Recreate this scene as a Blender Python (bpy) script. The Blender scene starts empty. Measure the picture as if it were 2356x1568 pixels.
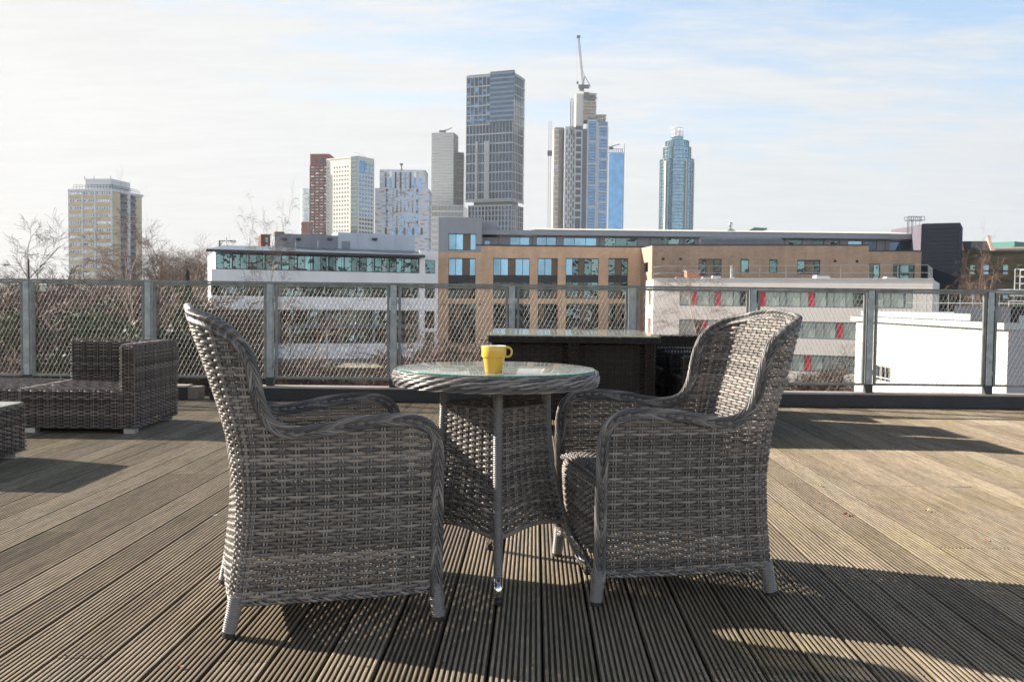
import bpy, math, random
import numpy as np
from mathutils import Matrix, Vector
rng = random.Random(7)
nr = np.random.RandomState(11)
C = bpy.context.scene.collection
PI = math.pi
# ---------------------------------------------------------------- camera (pixels below are of a 2356 x 1568 view)
F = 2160.0; CX = 1178.0; CY = 784.0
PITCH = math.atan((784-690)/F); ROLL = 0.0115; CAMH = 0.98
CM = Matrix.Rotation(PI/2-PITCH, 3, 'X') @ Matrix.Rotation(ROLL, 3, 'Z')
def ray(px, py):
    return CM @ Vector(((px-CX)/F, -(py-CY)/F, -1.0))
def at(px, py, Y):
    d = ray(px, py); t = Y/d.y
    return Vector((d.x*t, Y, CAMH+d.z*t))
def floor_at(px, py):
    d = ray(px, py); t = -CAMH/d.z
    return Vector((d.x*t, d.y*t, 0))
def s4(x, y):            # from full-size photograph pixels
    return x/1.7385, y/1.7385
# ---------------------------------------------------------------- mesh builder
class MB:
    def __init__(s): s.v = []; s.q = []; s.t = []; s.n = 0; s.uv = None
    def add(s, v, q=None, t=None):
        v = np.asarray(v, float).reshape(-1, 3)
        if q is not None and len(q): s.q.append(np.asarray(q, int).reshape(-1, 4)+s.n)
        if t is not None and len(t): s.t.append(np.asarray(t, int).reshape(-1, 3)+s.n)
        s.v.append(v); s.n += len(v)
    def box(s, x0, x1, y0, y1, z0, z1):
        v = [(x0,y0,z0),(x1,y0,z0),(x1,y1,z0),(x0,y1,z0),(x0,y0,z1),(x1,y0,z1),(x1,y1,z1),(x0,y1,z1)]
        s.add(v, [(0,3,2,1),(4,5,6,7),(0,1,5,4),(1,2,6,5),(2,3,7,6),(3,0,4,7)])
    def obox(s, o, ex, ey, ez):
        o = np.array(o, float); ex, ey, ez = (np.array(a, float) for a in (ex, ey, ez))
        v = [o, o+ex, o+ex+ey, o+ey, o+ez, o+ex+ez, o+ex+ey+ez, o+ey+ez]
        if np.dot(np.cross(ex, ey), ez) < 0:
            s.add(v, [(0,1,2,3),(4,7,6,5),(0,4,5,1),(1,5,6,2),(2,6,7,3),(3,7,4,0)])
        else:
            s.add(v, [(0,3,2,1),(4,5,6,7),(0,1,5,4),(1,2,6,5),(2,3,7,6),(3,0,4,7)])
    def sheet(s, P, closed_u=False):            # P: (n, m, 3) grid
        n, m, _ = P.shape
        i = np.arange(n-1)[:, None]; nm = m if closed_u else m-1
        j = np.arange(nm)[None, :]; j2 = (j+1) % m
        q = np.stack([i*m+j, i*m+j2, (i+1)*m+j2, (i+1)*m+j], -1).reshape(-1, 4)
        s.add(P.reshape(-1, 3), q)
    def tube(s, P, N, ra, rb=None, k=6, cap=True, closed=False):
        P = np.asarray(P, float); n = len(P)
        if n < 2: return
        T = np.gradient(P, axis=0) if not closed else (np.roll(P, -1, 0)-np.roll(P, 1, 0))
        T /= np.linalg.norm(T, axis=1)[:, None]+1e-12
        N = np.broadcast_to(np.asarray(N, float), P.shape)
        N = N-T*np.sum(N*T, 1)[:, None]; N /= np.linalg.norm(N, axis=1)[:, None]+1e-12
        B = np.cross(T, N)
        ra = np.broadcast_to(np.asarray(ra, float), (n,)); rb = ra if rb is None else np.broadcast_to(np.asarray(rb, float), (n,))
        a = np.arange(k)*2*PI/k
        R = P[:, None, :]+N[:, None, :]*(np.cos(a)[None, :, None]*rb[:, None, None])+B[:, None, :]*(np.sin(a)[None, :, None]*ra[:, None, None])
        if closed: R = np.concatenate([R, R[:1]], 0); n += 1
        i = np.arange(n-1)[:, None]; j = np.arange(k)[None, :]; j2 = (j+1) % k
        q = np.stack([i*k+j, i*k+j2, (i+1)*k+j2, (i+1)*k+j], -1).reshape(-1, 4)
        tr = None
        if cap and not closed:
            tr = [(0, a+1, a) for a in range(1, k-1)]+[((n-1)*k, (n-1)*k+a, (n-1)*k+a+1) for a in range(1, k-1)]
        s.add(R.reshape(-1, 3), q, tr)
    def cyl(s, a, b, r, k=10, r2=None):
        a = np.array(a, float); b = np.array(b, float); d = b-a
        up = np.array((1., 0, 0)) if abs(d[0]) < .6*np.linalg.norm(d) else np.array((0, 1., 0))
        s.tube(np.stack([a, b]), up, np.array([r, r if r2 is None else r2]), k=k)
    def lathe(s, c, prof, k=32, axis=None):
        prof = np.array(prof, float); a = np.arange(k)*2*PI/k
        P = np.stack([c[0]+prof[:, 0:1]*np.cos(a), c[1]+prof[:, 0:1]*np.sin(a), c[2]+prof[:, 1:2]+0*a], -1)
        s.sheet(P, closed_u=True)
    def disc(s, c, r, k=48, r0=0.0):
        a = np.arange(k)*2*PI/k
        v = np.stack([c[0]+r*np.cos(a), c[1]+r*np.sin(a), c[2]+0*a], -1)
        v = np.concatenate([v, [[c[0], c[1], c[2]]]])
        s.add(v, None, [(i, (i+1) % k, k) for i in range(k)])
    def make(s, name, mat, parent=None, smooth=False, loc=None):
        me = bpy.data.meshes.new(name)
        v = np.concatenate(s.v) if s.v else np.zeros((0, 3))
        if loc is not None: v = v-np.array(loc)
        q = np.concatenate(s.q) if s.q else np.zeros((0, 4), int)
        t = np.concatenate(s.t) if s.t else np.zeros((0, 3), int)
        nq, nt = len(q), len(t)
        me.vertices.add(len(v)); me.vertices.foreach_set('co', v.astype(np.float32).ravel())
        me.loops.add(nq*4+nt*3); me.loops.foreach_set('vertex_index', np.concatenate([q.ravel(), t.ravel()]).astype(np.int32))
        me.polygons.add(nq+nt)
        st = np.concatenate([np.arange(nq)*4, nq*4+np.arange(nt)*3]).astype(np.int32)
        me.polygons.foreach_set('loop_start', st)
        me.polygons.foreach_set('use_smooth', np.full(nq+nt, bool(smooth)))
        me.update(calc_edges=True); me.validate()
        for m in (mat if isinstance(mat, (list, tuple)) else [mat]): me.materials.append(m)
        o = bpy.data.objects.new(name, me); C.objects.link(o)
        if parent is not None: o.parent = parent
        if loc is not None: o.location = loc
        return o
def tag(o, label=None, cat=None, group=None, kind=None):
    if label: o['label'] = label
    if cat: o['category'] = cat
    if group: o['group'] = group
    if kind: o['kind'] = kind
    return o
def thing(name, label, cat, loc=(0, 0, 0), rz=0.0, group=None):
    o = bpy.data.objects.new(name, None); C.objects.link(o); o.empty_display_size = .1
    o.location = loc; o.rotation_euler = (0, 0, rz)
    return tag(o, label, cat, group)
def dup(root, loc, rz=0.0, label=None, group=None, scale=None):
    r = root.copy(); C.objects.link(r); r.location = loc; r.rotation_euler = (0, 0, rz)
    if scale: r.scale = scale
    if label: r['label'] = label
    if group: r['group'] = group
    for ch in list(root.children):
        c = ch.copy(); C.objects.link(c); c.parent = r
        for g in list(ch.children):
            d = g.copy(); C.objects.link(d); d.parent = c
    return r
# ---------------------------------------------------------------- materials
MATS = {}
class NT:
    def __init__(s, nt): s.nt = nt; s.nodes = nt.nodes
    def n(s, typ, **kw):
        nd = s.nodes.new(typ)
        for k, v in kw.items():
            if k in nd.inputs.keys() if hasattr(nd.inputs, 'keys') else False: nd.inputs[k].default_value = v
            else: setattr(nd, k, v)
        return nd
    def l(s, a, b): s.nt.links.new(a, b)
    def ramp(s, fac, stops, interp='LINEAR'):
        r = s.nodes.new('ShaderNodeValToRGB'); r.color_ramp.interpolation = interp
        el = r.color_ramp.elements
        while len(el) < len(stops): el.new(0.5)
        for e, (p, c) in zip(el, stops): e.position = p; e.color = (c[0], c[1], c[2], 1) if not isinstance(c, float) else (c, c, c, 1)
        s.l(fac, r.inputs[0]); return r.outputs[0]
    def noise(s, vec, scale, detail=3, rough=.55, out='Fac'):
        n = s.nodes.new('ShaderNodeTexNoise'); n.inputs['Scale'].default_value = scale; n.inputs['Detail'].default_value = detail
        n.inputs['Roughness'].default_value = rough
        if vec is not None: s.l(vec, n.inputs['Vector'])
        return n.outputs[out]
    def mapping(s, vec, scale=(1, 1, 1), rot=(0, 0, 0), loc=(0, 0, 0)):
        m = s.nodes.new('ShaderNodeMapping'); m.inputs['Scale'].default_value = scale; m.inputs['Rotation'].default_value = rot
        m.inputs['Location'].default_value = loc; s.l(vec, m.inputs['Vector']); return m.outputs[0]
    def mix(s, fac, a, b, mode='MIX'):
        m = s.nodes.new('ShaderNodeMix'); m.data_type = 'RGBA'; m.blend_type = mode
        for sock, val in ((m.inputs[0], fac), (m.inputs[6], a), (m.inputs[7], b)):
            if isinstance(val, (int, float)): sock.default_value = val
            elif isinstance(val, tuple): sock.default_value = (val[0], val[1], val[2], 1)
            else: s.l(val, sock)
        return m.outputs[2]
    def math(s, op, a, b=None, c=None, clamp=False):
        m = s.nodes.new('ShaderNodeMath'); m.operation = op; m.use_clamp = clamp
        for i, val in enumerate((a, b, c)):
            if val is None: continue
            if isinstance(val, (int, float)): m.inputs[i].default_value = val
            else: s.l(val, m.inputs[i])
        return m.outputs[0]
    def bump(s, h, strength, dist=.01):
        b = s.nodes.new('ShaderNodeBump'); b.inputs['Strength'].default_value = strength; b.inputs['Distance'].default_value = dist
        s.l(h, b.inputs['Height']); return b.outputs[0]
def mat(name, col=(.5, .5, .5), rough=.6, metal=0.0, build=None, spec=None):
    m = bpy.data.materials.new(name); m.use_nodes = True
    T = NT(m.node_tree); b = T.nodes['Principled BSDF']
    b.inputs['Base Color'].default_value = (*col, 1); b.inputs['Roughness'].default_value = rough; b.inputs['Metallic'].default_value = metal
    if spec is not None: b.inputs['Specular IOR Level'].default_value = spec
    if build: build(T, b)
    MATS[name] = m; return m
def obj_coord(T):
    return T.n('ShaderNodeTexCoord').outputs['Object']
def plain(name, col, rough=.7, metal=0.0, var=.12, scale=3.0, bump=0.0, streak=False):
    def f(T, b):
        v = T.n('ShaderNodeNewGeometry').outputs['Position']
        if streak: v = T.mapping(v, (1, 1, .15))
        n = T.noise(v, scale, 5, .6)
        lo = tuple(c*(1-var) for c in col); hi = tuple(min(1, c*(1+var)) for c in col)
        T.l(T.ramp(n, [(.3, lo), (.7, hi)]), b.inputs['Base Color'])
        if bump: T.l(T.bump(T.noise(v, scale*6, 4), bump, .01), b.inputs['Normal'])
    return mat(name, col, rough, metal, f)
def wicker(name, stops, rough=.42, dark=.75):
    def f(T, b):
        g = T.n('ShaderNodeNewGeometry'); tc = obj_coord(T)
        c = T.ramp(g.outputs['Random Per Island'], stops)
        n = T.noise(tc, 22, 3, .6)
        c = T.mix(T.ramp(n, [(.35, .25), (.7, 1.0)]), T.mix(1.0, c, (dark, dark, dark*1.02), 'MULTIPLY'), c)
        fine = T.noise(T.mapping(tc, (1, 1, 3)), 500, 2)
        c = T.mix(.35, c, T.mix(1.0, c, T.ramp(fine, [(.3, .6), (.7, 1.3)]), 'MULTIPLY'))
        T.l(c, b.inputs['Base Color'])
        T.l(T.ramp(n, [(.3, rough*.85), (.7, min(1, rough*1.3))]), b.inputs['Roughness'])
        T.l(T.bump(fine, .25, .0006), b.inputs['Normal'])
    return mat(name, (.3, .27, .24), rough, 0, f)
def glass_wall(name, col, metal=.85, rough=.06, wave=.02, var=.35, wscale=.35):
    def f(T, b):
        p = T.n('ShaderNodeNewGeometry').outputs['Position']; oi = T.n('ShaderNodeObjectInfo').outputs['Random']
        lo = tuple(c*(1-var) for c in col); hi = tuple(min(1, c*(1+var)) for c in col)
        a = T.ramp(oi, [(0, lo), (.5, col), (1, hi)])
        T.l(T.mix(.5, a, T.mix(1.0, a, T.ramp(T.noise(p, .25, 4), [(.35, .45), (.65, 1.2)]), 'MULTIPLY')), b.inputs['Base Color'])
        T.l(T.bump(T.noise(p, wscale, 2), wave, 1.0), b.inputs['Normal'])
    return mat(name, col, rough, metal, f)
W_light = wicker('grey_wicker', [(0, (.088, .080, .073)), (.35, (.140, .127, .115)), (.65, (.205, .184, .165)), (1, (.31, .278, .248))], .5)
W_rim = wicker('grey_wicker_braid', [(0, (.060, .060, .062)), (.5, (.15, .145, .140)), (1, (.38, .35, .325))], .33)
W_warp = wicker('wicker_stake', [(0, (.23, .21, .19)), (1, (.36, .33, .30))], .5)
W_mid = wicker('brown_grey_wicker', [(0, (.050, .040, .035)), (.5, (.145, .120, .104)), (1, (.28, .238, .21))], .40)
W_dark = wicker('dark_brown_wicker', [(0, (.008, .006, .005)), (.6, (.02, .014, .011)), (1, (.05, .034, .026))], .34)
def _deck(T, b):
    g = T.n('ShaderNodeNewGeometry'); tc = T.n('ShaderNodeTexCoord').outputs['Object']
    base = T.ramp(g.outputs['Random Per Island'], [(0, (.225, .180, .126)), (.35, (.262, .212, .150)), (.7, (.288, .235, .168)), (1, (.33, .272, .197))])
    st = T.noise(T.mapping(tc, (9, .6, 9)), 3.2, 5, .62)
    c = T.mix(1.0, base, T.ramp(st, [(.28, .62), (.5, 1.0), (.75, 1.32)]), 'MULTIPLY')
    gr = T.noise(T.mapping(tc, (260, 14, 120)), 1.0, 3, .7)
    c = T.mix(.8, c, T.mix(1.0, c, T.ramp(gr, [(.3, .5), (.55, 1.05), (.75, 1.35)]), 'MULTIPLY'))
    al = T.noise(T.mapping(tc, (1.2, .7, 1)), 1.7, 5, .65)
    c = T.mix(T.ramp(al, [(.5, 0.0), (.68, .5)]), c, T.mix(1.0, c, (.80, .86, .55), 'MULTIPLY'))
    gy = T.noise(T.mapping(tc, (2.2, 1.0, 1), loc=(7, 3, 0)), 1.3, 4, .6)
    c = T.mix(T.ramp(gy, [(.52, 0.0), (.7, .55)]), c, T.mix(1.0, c, (1.02, 1.12, 1.25), 'MULTIPLY'))
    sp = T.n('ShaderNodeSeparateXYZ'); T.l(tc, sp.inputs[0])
    c = T.mix(T.math('MULTIPLY', T.math('LESS_THAN', sp.outputs[2], -.0018), .8), c, T.mix(1.0, c, (.38, .36, .33), 'MULTIPLY'))  # shade in the grooves painted into the board colour
    T.l(c, b.inputs['Base Color']); T.l(T.bump(gr, .5, .0012), b.inputs['Normal'])
M_deck = mat('weathered_decking', (.3, .24, .17), .72, 0, _deck, spec=.35)
M_galv = plain('galvanised_steel', (.29, .325, .335), .48, .55, .28, 14, .04)
M_galvd = plain('weathered_steel_rail', (.20, .21, .20), .6, .4, .3, 10, .04)
M_wire = plain('galvanised_wire', (.30, .285, .255), .55, .2, .15, 30)
M_kerb = plain('black_kerb', (.018, .021, .026), .55, 0, .3, 5)
M_kerbtop = plain('kerb_cap', (.36, .31, .27), .7, 0, .15, 4)
M_chrome = mat('polished_steel', (.85, .85, .86), .14, 1.0)
M_black = plain('black_rubber', (.015, .015, .016), .55)
M_alu = plain('brushed_aluminium', (.52, .52, .51), .35, .5, .1, 20)
def _glass(T, b):
    tr = T.n('ShaderNodeBsdfTransparent'); tr.inputs[0].default_value = (.88, .95, .91, 1)
    gl = T.n('ShaderNodeBsdfGlossy'); gl.inputs['Roughness'].default_value = .02
    fr = T.n('ShaderNodeFresnel'); fr.inputs[0].default_value = 1.52; ge = T.n('ShaderNodeNewGeometry')
    mx = T.n('ShaderNodeMixShader'); T.l(T.math('MULTIPLY', T.math('MULTIPLY', fr.outputs[0], 1.25, clamp=True), T.math('SUBTRACT', 1.0, ge.outputs['Backfacing'])), mx.inputs[0]); T.l(tr.outputs[0], mx.inputs[1]); T.l(gl.outputs[0], mx.inputs[2])
    df = T.n('ShaderNodeBsdfDiffuse'); df.inputs[0].default_value = (.50, .50, .44, 1); m2 = T.n('ShaderNodeMixShader')
    T.l(T.ramp(T.noise(obj_coord(T), 9, 5, .7), [(.3, .10), (.7, .28)]), m2.inputs[0]); T.l(mx.outputs[0], m2.inputs[1]); T.l(df.outputs[0], m2.inputs[2])
    T.l(m2.outputs[0], T.nodes['Material Output'].inputs[0])
M_glass = mat('table_glass', (.90, .97, .945), .015, 0, _glass)
def _gedge(T, b):
    b.inputs['Transmission Weight'].default_value = .35
M_gedge = mat('glass_edge', (.03, .36, .27), .12, 0, _gedge)
M_top = wicker('pale_table_weave', [(0, (.34, .29, .23)), (1, (.52, .46, .37))], .6, .9)
M_yel = mat('yellow_glaze', (.74, .47, .08), .16, 0, None, .5)
M_white = mat('white_glaze', (.85, .85, .83), .15)
# ---------------------------------------------------------------- camera, sun, sky
cam = bpy.data.cameras.new('camera'); co = bpy.data.objects.new('camera', cam); C.objects.link(co)
cam.lens = F/2356*36; cam.sensor_width = 36; cam.clip_start = .05; cam.clip_end = 20000
co.matrix_world = Matrix.Translation((0, 0, CAMH)) @ CM.to_4x4()
cam.dof.use_dof = True; cam.dof.focus_distance = 3.0; cam.dof.aperture_fstop = 11
sc = bpy.context.scene; sc.camera = co
SUN_AZ = math.atan2(.364, -1.0)            # direction the sun stands in, seen from above
SUN_EL = math.radians(22.4)
sv = Vector((math.cos(SUN_AZ)*math.cos(SUN_EL), math.sin(SUN_AZ)*math.cos(SUN_EL), math.sin(SUN_EL)))
sl = bpy.data.lights.new('sun', 'SUN'); sl.energy = 5.0; sl.angle = math.radians(.53); sl.color = (1.0, .90, .78)
so = bpy.data.objects.new('sun', sl); C.objects.link(so); so.rotation_euler = sv.to_track_quat('Z', 'Y').to_euler()
w = bpy.data.worlds.new('World'); sc.world = w; w.use_nodes = True
T = NT(w.node_tree); bg = T.nodes['Background']
sky = T.n('ShaderNodeTexSky'); sky.sky_type = 'NISHITA'; sky.sun_disc = False; sky.sun_elevation = SUN_EL
sky.sun_rotation = math.atan2(sv.x, sv.y); sky.air_density = 1.0; sky.dust_density = 1.2; sky.ozone_density = 1.5; sky.altitude = 30
tc = T.n('ShaderNodeTexCoord').outputs['Generated']
sp = T.n('ShaderNodeSeparateXYZ'); T.l(tc, sp.inputs[0])
zz = T.math('ADD', T.math('MAXIMUM', sp.outputs[2], 0.0), .10)
cb = T.n('ShaderNodeCombineXYZ'); T.l(T.math('DIVIDE', sp.outputs[0], zz), cb.inputs[0]); T.l(T.math('DIVIDE', sp.outputs[1], zz), cb.inputs[1])
p = cb.outputs[0]
wv = T.n('ShaderNodeVectorMath', operation='ADD'); T.l(p, wv.inputs[0])
wn = T.noise(p, .9, 3, .5, 'Color'); T.l(wn, wv.inputs[1]); pw = wv.outputs[0]
n1 = T.noise(T.mapping(pw, (.30, 1.0, 1), (0, 0, .55)), 1.25, 6, .55)           # long streaks
n2 = T.noise(T.mapping(p, (.8, 2.6, 1), (0, 0, .75)), 2.6, 8, .72)              # fine ripples
n3 = T.noise(T.mapping(p, (.25, .5, 1), (0, 0, .35), (2.2, .4, 0)), .8, 3, .5)
lean = T.math('MULTIPLY', T.math('SUBTRACT', sp.outputs[0], .06), -.70)                                  # thicker cirrus towards the sun
low = T.math('MULTIPLY', sp.outputs[2], -3.4)
back = T.math('MULTIPLY_ADD', sp.outputs[1], .12, .84)
m = T.math('ADD', T.math('ADD', T.math('MULTIPLY', T.math('SUBTRACT', n1, .2), 2.1), T.math('MULTIPLY', T.math('SUBTRACT', n2, .2), .95)), T.math('ADD', lean, low))
m = T.math('ADD', m, back); m = T.math('ADD', m, T.math('MULTIPLY', n3, .5))
cov = T.ramp(T.math('MULTIPLY', m, .5), [(.49, .03), (.60, .52), (.71, .97)])
sk = T.mix(1.0, sky.outputs[0], (.105, .105, .105), 'MULTIPLY')
fwd = T.math('MULTIPLY_ADD', sp.outputs[1], .35, .10, clamp=True); sk = T.mix(fwd, sk, (.178, .240, .312))
cl = T.ramp(T.math('ADD', T.math('MULTIPLY', sp.outputs[0], -.5), .5), [(.1, (.272, .290, .308)), (.45, (.318, .325, .329)), (.8, (.308, .306, .301))])
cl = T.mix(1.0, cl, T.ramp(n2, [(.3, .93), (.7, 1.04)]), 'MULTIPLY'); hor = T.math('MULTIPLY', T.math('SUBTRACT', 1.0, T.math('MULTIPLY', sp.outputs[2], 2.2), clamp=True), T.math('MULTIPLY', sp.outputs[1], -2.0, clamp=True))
zen = T.ramp(sp.outputs[2], [(.34, (1., 1., 1.)), (.75, (.43, .39, .36))])                           # unseen low sky behind camera brightened to light facades, zenith dimmed to darken deck
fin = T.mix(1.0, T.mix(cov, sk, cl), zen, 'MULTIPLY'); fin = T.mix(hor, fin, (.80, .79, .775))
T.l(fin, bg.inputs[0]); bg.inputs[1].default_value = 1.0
sc.view_settings.view_transform = 'Standard'; sc.view_settings.look = 'None'; sc.view_settings.gamma = 1.0
sc.view_settings.exposure = 1.42
try:
    sc.cycles.use_denoising = True; sc.cycles.max_bounces = 8; sc.cycles.transparent_max_bounces = 8
    sc.cycles.caustics_reflective = False; sc.cycles.caustics_refractive = False
    sc.cycles.sample_clamp_indirect = 6
except Exception: pass
# ---------------------------------------------------------------- deck, kerb, fence
GZ = -9.5
YAW = -.0245                                # boards run 1.4 degrees off the view
def deck():
    mb = MB(); W = .147; bw = .141; nrid = 9; pit = bw/nrid
    xs = [0.0]; zs = [-.0078]
    for i in range(nrid):
        a = i*pit
        xs += [a+.0031, a+.0042, a+pit*.5, a+pit-.0042, a+pit-.0031]; zs += [-.0078, -.0005, 0.0, -.0005, -.0078]
    xs += [bw]; zs += [-.0078]
    xs = [0.0]+xs+[bw]; zs = [-.026]+zs+[-.026]
    prof = np.array([xs, zs]).T
    cuts_all = [-.2, 1.13, 2.47, 3.81, 5.11, 6.43, 7.75]
    for bi in range(-52, 53):
        x0 = bi*W+.035
        r = random.Random(bi*17+3)
        cuts = [-1.6]+[c for c in cuts_all if r.random() < .28]+[9.13]
        dz = r.uniform(-.0012, .0006)
        for a, b_ in zip(cuts[:-1], cuts[1:]):
            n = max(2, int((b_-a)/.8)); ys = np.linspace(a+.0015, b_-.0015, n)
            dz2 = dz+r.uniform(-.0008, .0004); dx = r.uniform(-.0008, .0008)
            P = np.zeros((n, len(prof), 3)); P[:, :, 0] = x0+dx+prof[:, 0]; P[:, :, 1] = ys[:, None]; P[:, :, 2] = prof[:, 1]+dz2
            mb.sheet(P)
            m = len(prof)
            for yi in (0, n-1):
                mb.add(P[yi], None, [(0, k, k+1) for k in range(1, m-1)])
    o = mb.make('deck', M_deck); o.rotation_euler = (0, 0, YAW); tag(o, kind='structure')
    sb = MB(); sb.box(-8.0, 8.0, -1.9, 9.02, -.60, -.034); sb.box(-7.9, 7.9, -1.8, 8.9, GZ, -.60)
    tag(sb.make('terrace_building', plain('dark_substructure', (.03, .028, .026), .9)), kind='structure')
    # screws along the joist rows
    ms = MB()
    r = random.Random(5)
    for cy in (2.47, 3.81, 5.11, 6.43, 7.75):
        for bi in range(-40, 41):
            for off in (.0235, .0235+.047, .0235+.094):
                if r.random() < .5: continue
                x = bi*W+.035+off*1.0; y = cy+r.choice((-.016, .016))+r.uniform(-.003, .003)
                c, s = math.cos(YAW), math.sin(YAW)
                ms.disc((x*c-y*s, x*s+y*c, .0012), .0038, 8)
    tag(ms.make('deck_screws', plain('screw_head', (.05, .045, .04), .5, .3)), kind='structure')
deck()
FY = 9.0
post_px = [-212, 68, 347, 627, 910, 1182, 1457, 1735, 2005, 2280, 2556, 2832]
PX = [at(p, 770, FY).x-.02 for p in post_px]
PX[0] = PX[1]-1.155
def kerb():
    k = thing('kerb_beam', 'long black kerb beam with pale top carrying the mesh railing', 'kerb', (0, 8.9, 0))
    xl = at(482, 900, 8.9).x
    mb = MB(); mb.box(xl, 7.0, 0, .19, .004, .118); mb.make('beam', M_kerb, k)
    mb = MB()
    x = xl
    while x < 7.0:
        mb.box(x+.003, min(x+2.3, 7.0)-.003, -.008, .20, .119, .132); x += 2.3
    mb.make('cap', M_kerbtop, k)
    a = at(414, 900, 8.9).x; b_ = at(456, 900, 8.9).x
    k = thing('kerb_block', 'short black kerb block with a cut timber end right of the rattan sofa', 'kerb', (0, 8.9, 0))
    mb = MB(); mb.box(a-3.2, b_-.10, 0, .19, .004, .115); mb.make('beam', M_kerb, k)
    mb = MB(); mb.box(b_-.098, b_, .0, .19, .004, .118); mb.make('timber_end', plain('sawn_timber', (.17, .14, .12), .8), k)
    mb = MB(); mb.box(a-3.2, b_-.12, -.008, .20, .116, .128); mb.make('cap', M_kerbtop, k)
kerb()
def fence():
    f = thing('mesh_railing', 'galvanised steel railing with diamond wire mesh panels along the terrace edge', 'railing', (0, FY, 0))
    ZT = 1.13; ZB = .20
    for i, x in enumerate(PX):
        mb = MB(); mb.box(x-.028, x+.028, -.03, .03, .215, ZT-.022); mb.box(x-.020, x+.020, -.034, -.0305, .80, .86)
        mb.box(x+.0285, x+.046, -.012, .012, .93, .975); mb.box(x+.0285, x+.046, -.012, .012, .30, .345)
        p = mb.make('post', M_galv, f)
        fb = MB(); fb.box(x-.034, x+.034, -.034, .034, .133, .214); fb.make('foot_bracket', plain('black_bracket%d' % i, (.03, .033, .036), .6), p)
    mb = MB(); mb.box(PX[0]-.03, PX[-1]+.03, -.026, .026, ZT-.021, ZT)
    mb.make('top_rail', M_galvd, f)
    xa = at(300, 800, FY).x
    for i in range(len(PX)-1):
        x0, x1 = PX[i]+.048, PX[i+1]-.040
        fr = MB()
        fr.box(x0, x0+.022, -.014, .014, ZB, ZT-.024); fr.box(x1-.022, x1, -.014, .014, ZB, ZT-.024)
        fr.box(x0+.0225, x1-.0225, -.014, .014, ZB, ZB+.022); fr.box(x0+.0225, x1-.0225, -.014, .014, ZT-.046, ZT-.024)
        fp = fr.make('panel_frame', M_galvd, f)
        m = MB(); r = random.Random(i)
        a0, a1, b0, b1 = x0+.022, x1-.022, ZB+.02, ZT-.044
        n = 50; pw = (a1-a0)/n; hd = .0415; nz = int(round((b1-b0)/hd)); hd = (b1-b0)/nz
        for k in range(n):
            xc = a0+pw*(k+.5); pts = []; 
            for j in range(nz+1):
                sx = 1 if (j+k) % 2 == 0 else -1
                xx = xc+sx*pw*.5
                pts.append((xx, .0016*(1 if j % 2 else -1), b0+j*hd))
            pts = np.array(pts); pts[:, 0] = np.clip(pts[:, 0]+np.array([r.gauss(0, .0006) for _ in pts]), a0, a1)
            m.tube(pts, (0, 1, 0), .0014, k=4, cap=False)
        m.make('wire_mesh', M_wire, fp)
fence()
# ---------------------------------------------------------------- weaving
def surf_frames(fn, s, t, es=1e-3):
    P = fn(s, t); ds = fn(s+es, t)-fn(s-es, t); dt = fn(s, t+es)-fn(s, t-es)
    N = np.cross(ds, dt); N /= np.linalg.norm(N, axis=1)[:, None]+1e-12
    return P, N
def weave(mw, mp, fn, s0, s1, t0, t1, row=.0101, warp=.0405, wr=(.0055, .0028), pr=.0027, amp=.0020, mask=None, seg=4, k=6, pair=.0042, flip=1):
    n = int(math.ceil((s1-s0)/warp))*seg+1; warp = (s1-s0)/((n-1)/seg)
    nrow = int((t1-t0)/row); row = (t1-t0)/nrow
    for j in range(nrow):
        t = t0+row*(j+.5)
        ss = np.linspace(s0, s1, n); tt = np.full(n, t)+np.interp(np.arange(n), np.arange(0, n+24, 12), nr.normal(0, row*.03, len(np.arange(0, n+24, 12))))
        P, N = surf_frames(fn, ss, tt)
        off = amp*np.cos(PI*(ss-s0)/warp+PI*j); off = np.sign(off)*np.abs(off)**.8
        P = P+N*off[:, None]*flip
        ok = np.ones(n, bool) if mask is None else mask(ss, tt)
        runs = []; st = None
        for i in range(n+1):
            if i < n and ok[i]:
                if st is None: st = i
            elif st is not None:
                runs.append((st, i)); st = None
        fl = .93+.10*np.abs(np.cos(PI*(ss-s0)/warp+PI*j))
        for a, b in runs:
            if b-a < 3: continue
            # strands are laid in overlapping lengths so the colour changes along a row
            c = a
            while c < b-1:
                e = min(b, c+int(nr.randint(10, 34))*seg//1)
                if b-e < 6: e = b
                mw.tube(P[c:e], N[c:e], wr[0]*fl[c:e], wr[1], k=k)
                c = e-1 if e < b else b
    nw = int(round((s1-s0)/warp))
    for i in range(nw+1):
        for d in ((-pair, pair) if pair else (0,)):
            s = s0+i*warp+d; s = min(max(s, s0+.001), s1-.001)
            m = max(4, nrow*2); tt = np.linspace(t0, t1, m); ss = np.full(m, s)
            if mask is not None:
                ok = mask(ss, tt)
                if ok.sum() < 3: continue
                last = np.where(ok)[0]; tt = tt[last[0]:last[-1]+1]; ss = ss[:len(tt)]
            P, N = surf_frames(fn, ss, tt)
            o2 = -.3*amp*np.cos(PI*i+PI*((tt-t0)/row-.5))
            mp.tube(P+N*o2[:, None]*flip, N, pr, pr*.75, k=5)
def chaikin(p, n=2):
    p = np.array(p, float)
    for _ in range(n):
        q = np.empty((2*len(p), p.shape[1])); q[0] = p[0]; q[-1] = p[-1]
        q[1:-1:2] = .75*p[:-1]+.25*p[1:]; q[2:-1:2] = .25*p[:-1]+.75*p[1:]
        p = q
    return p
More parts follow.
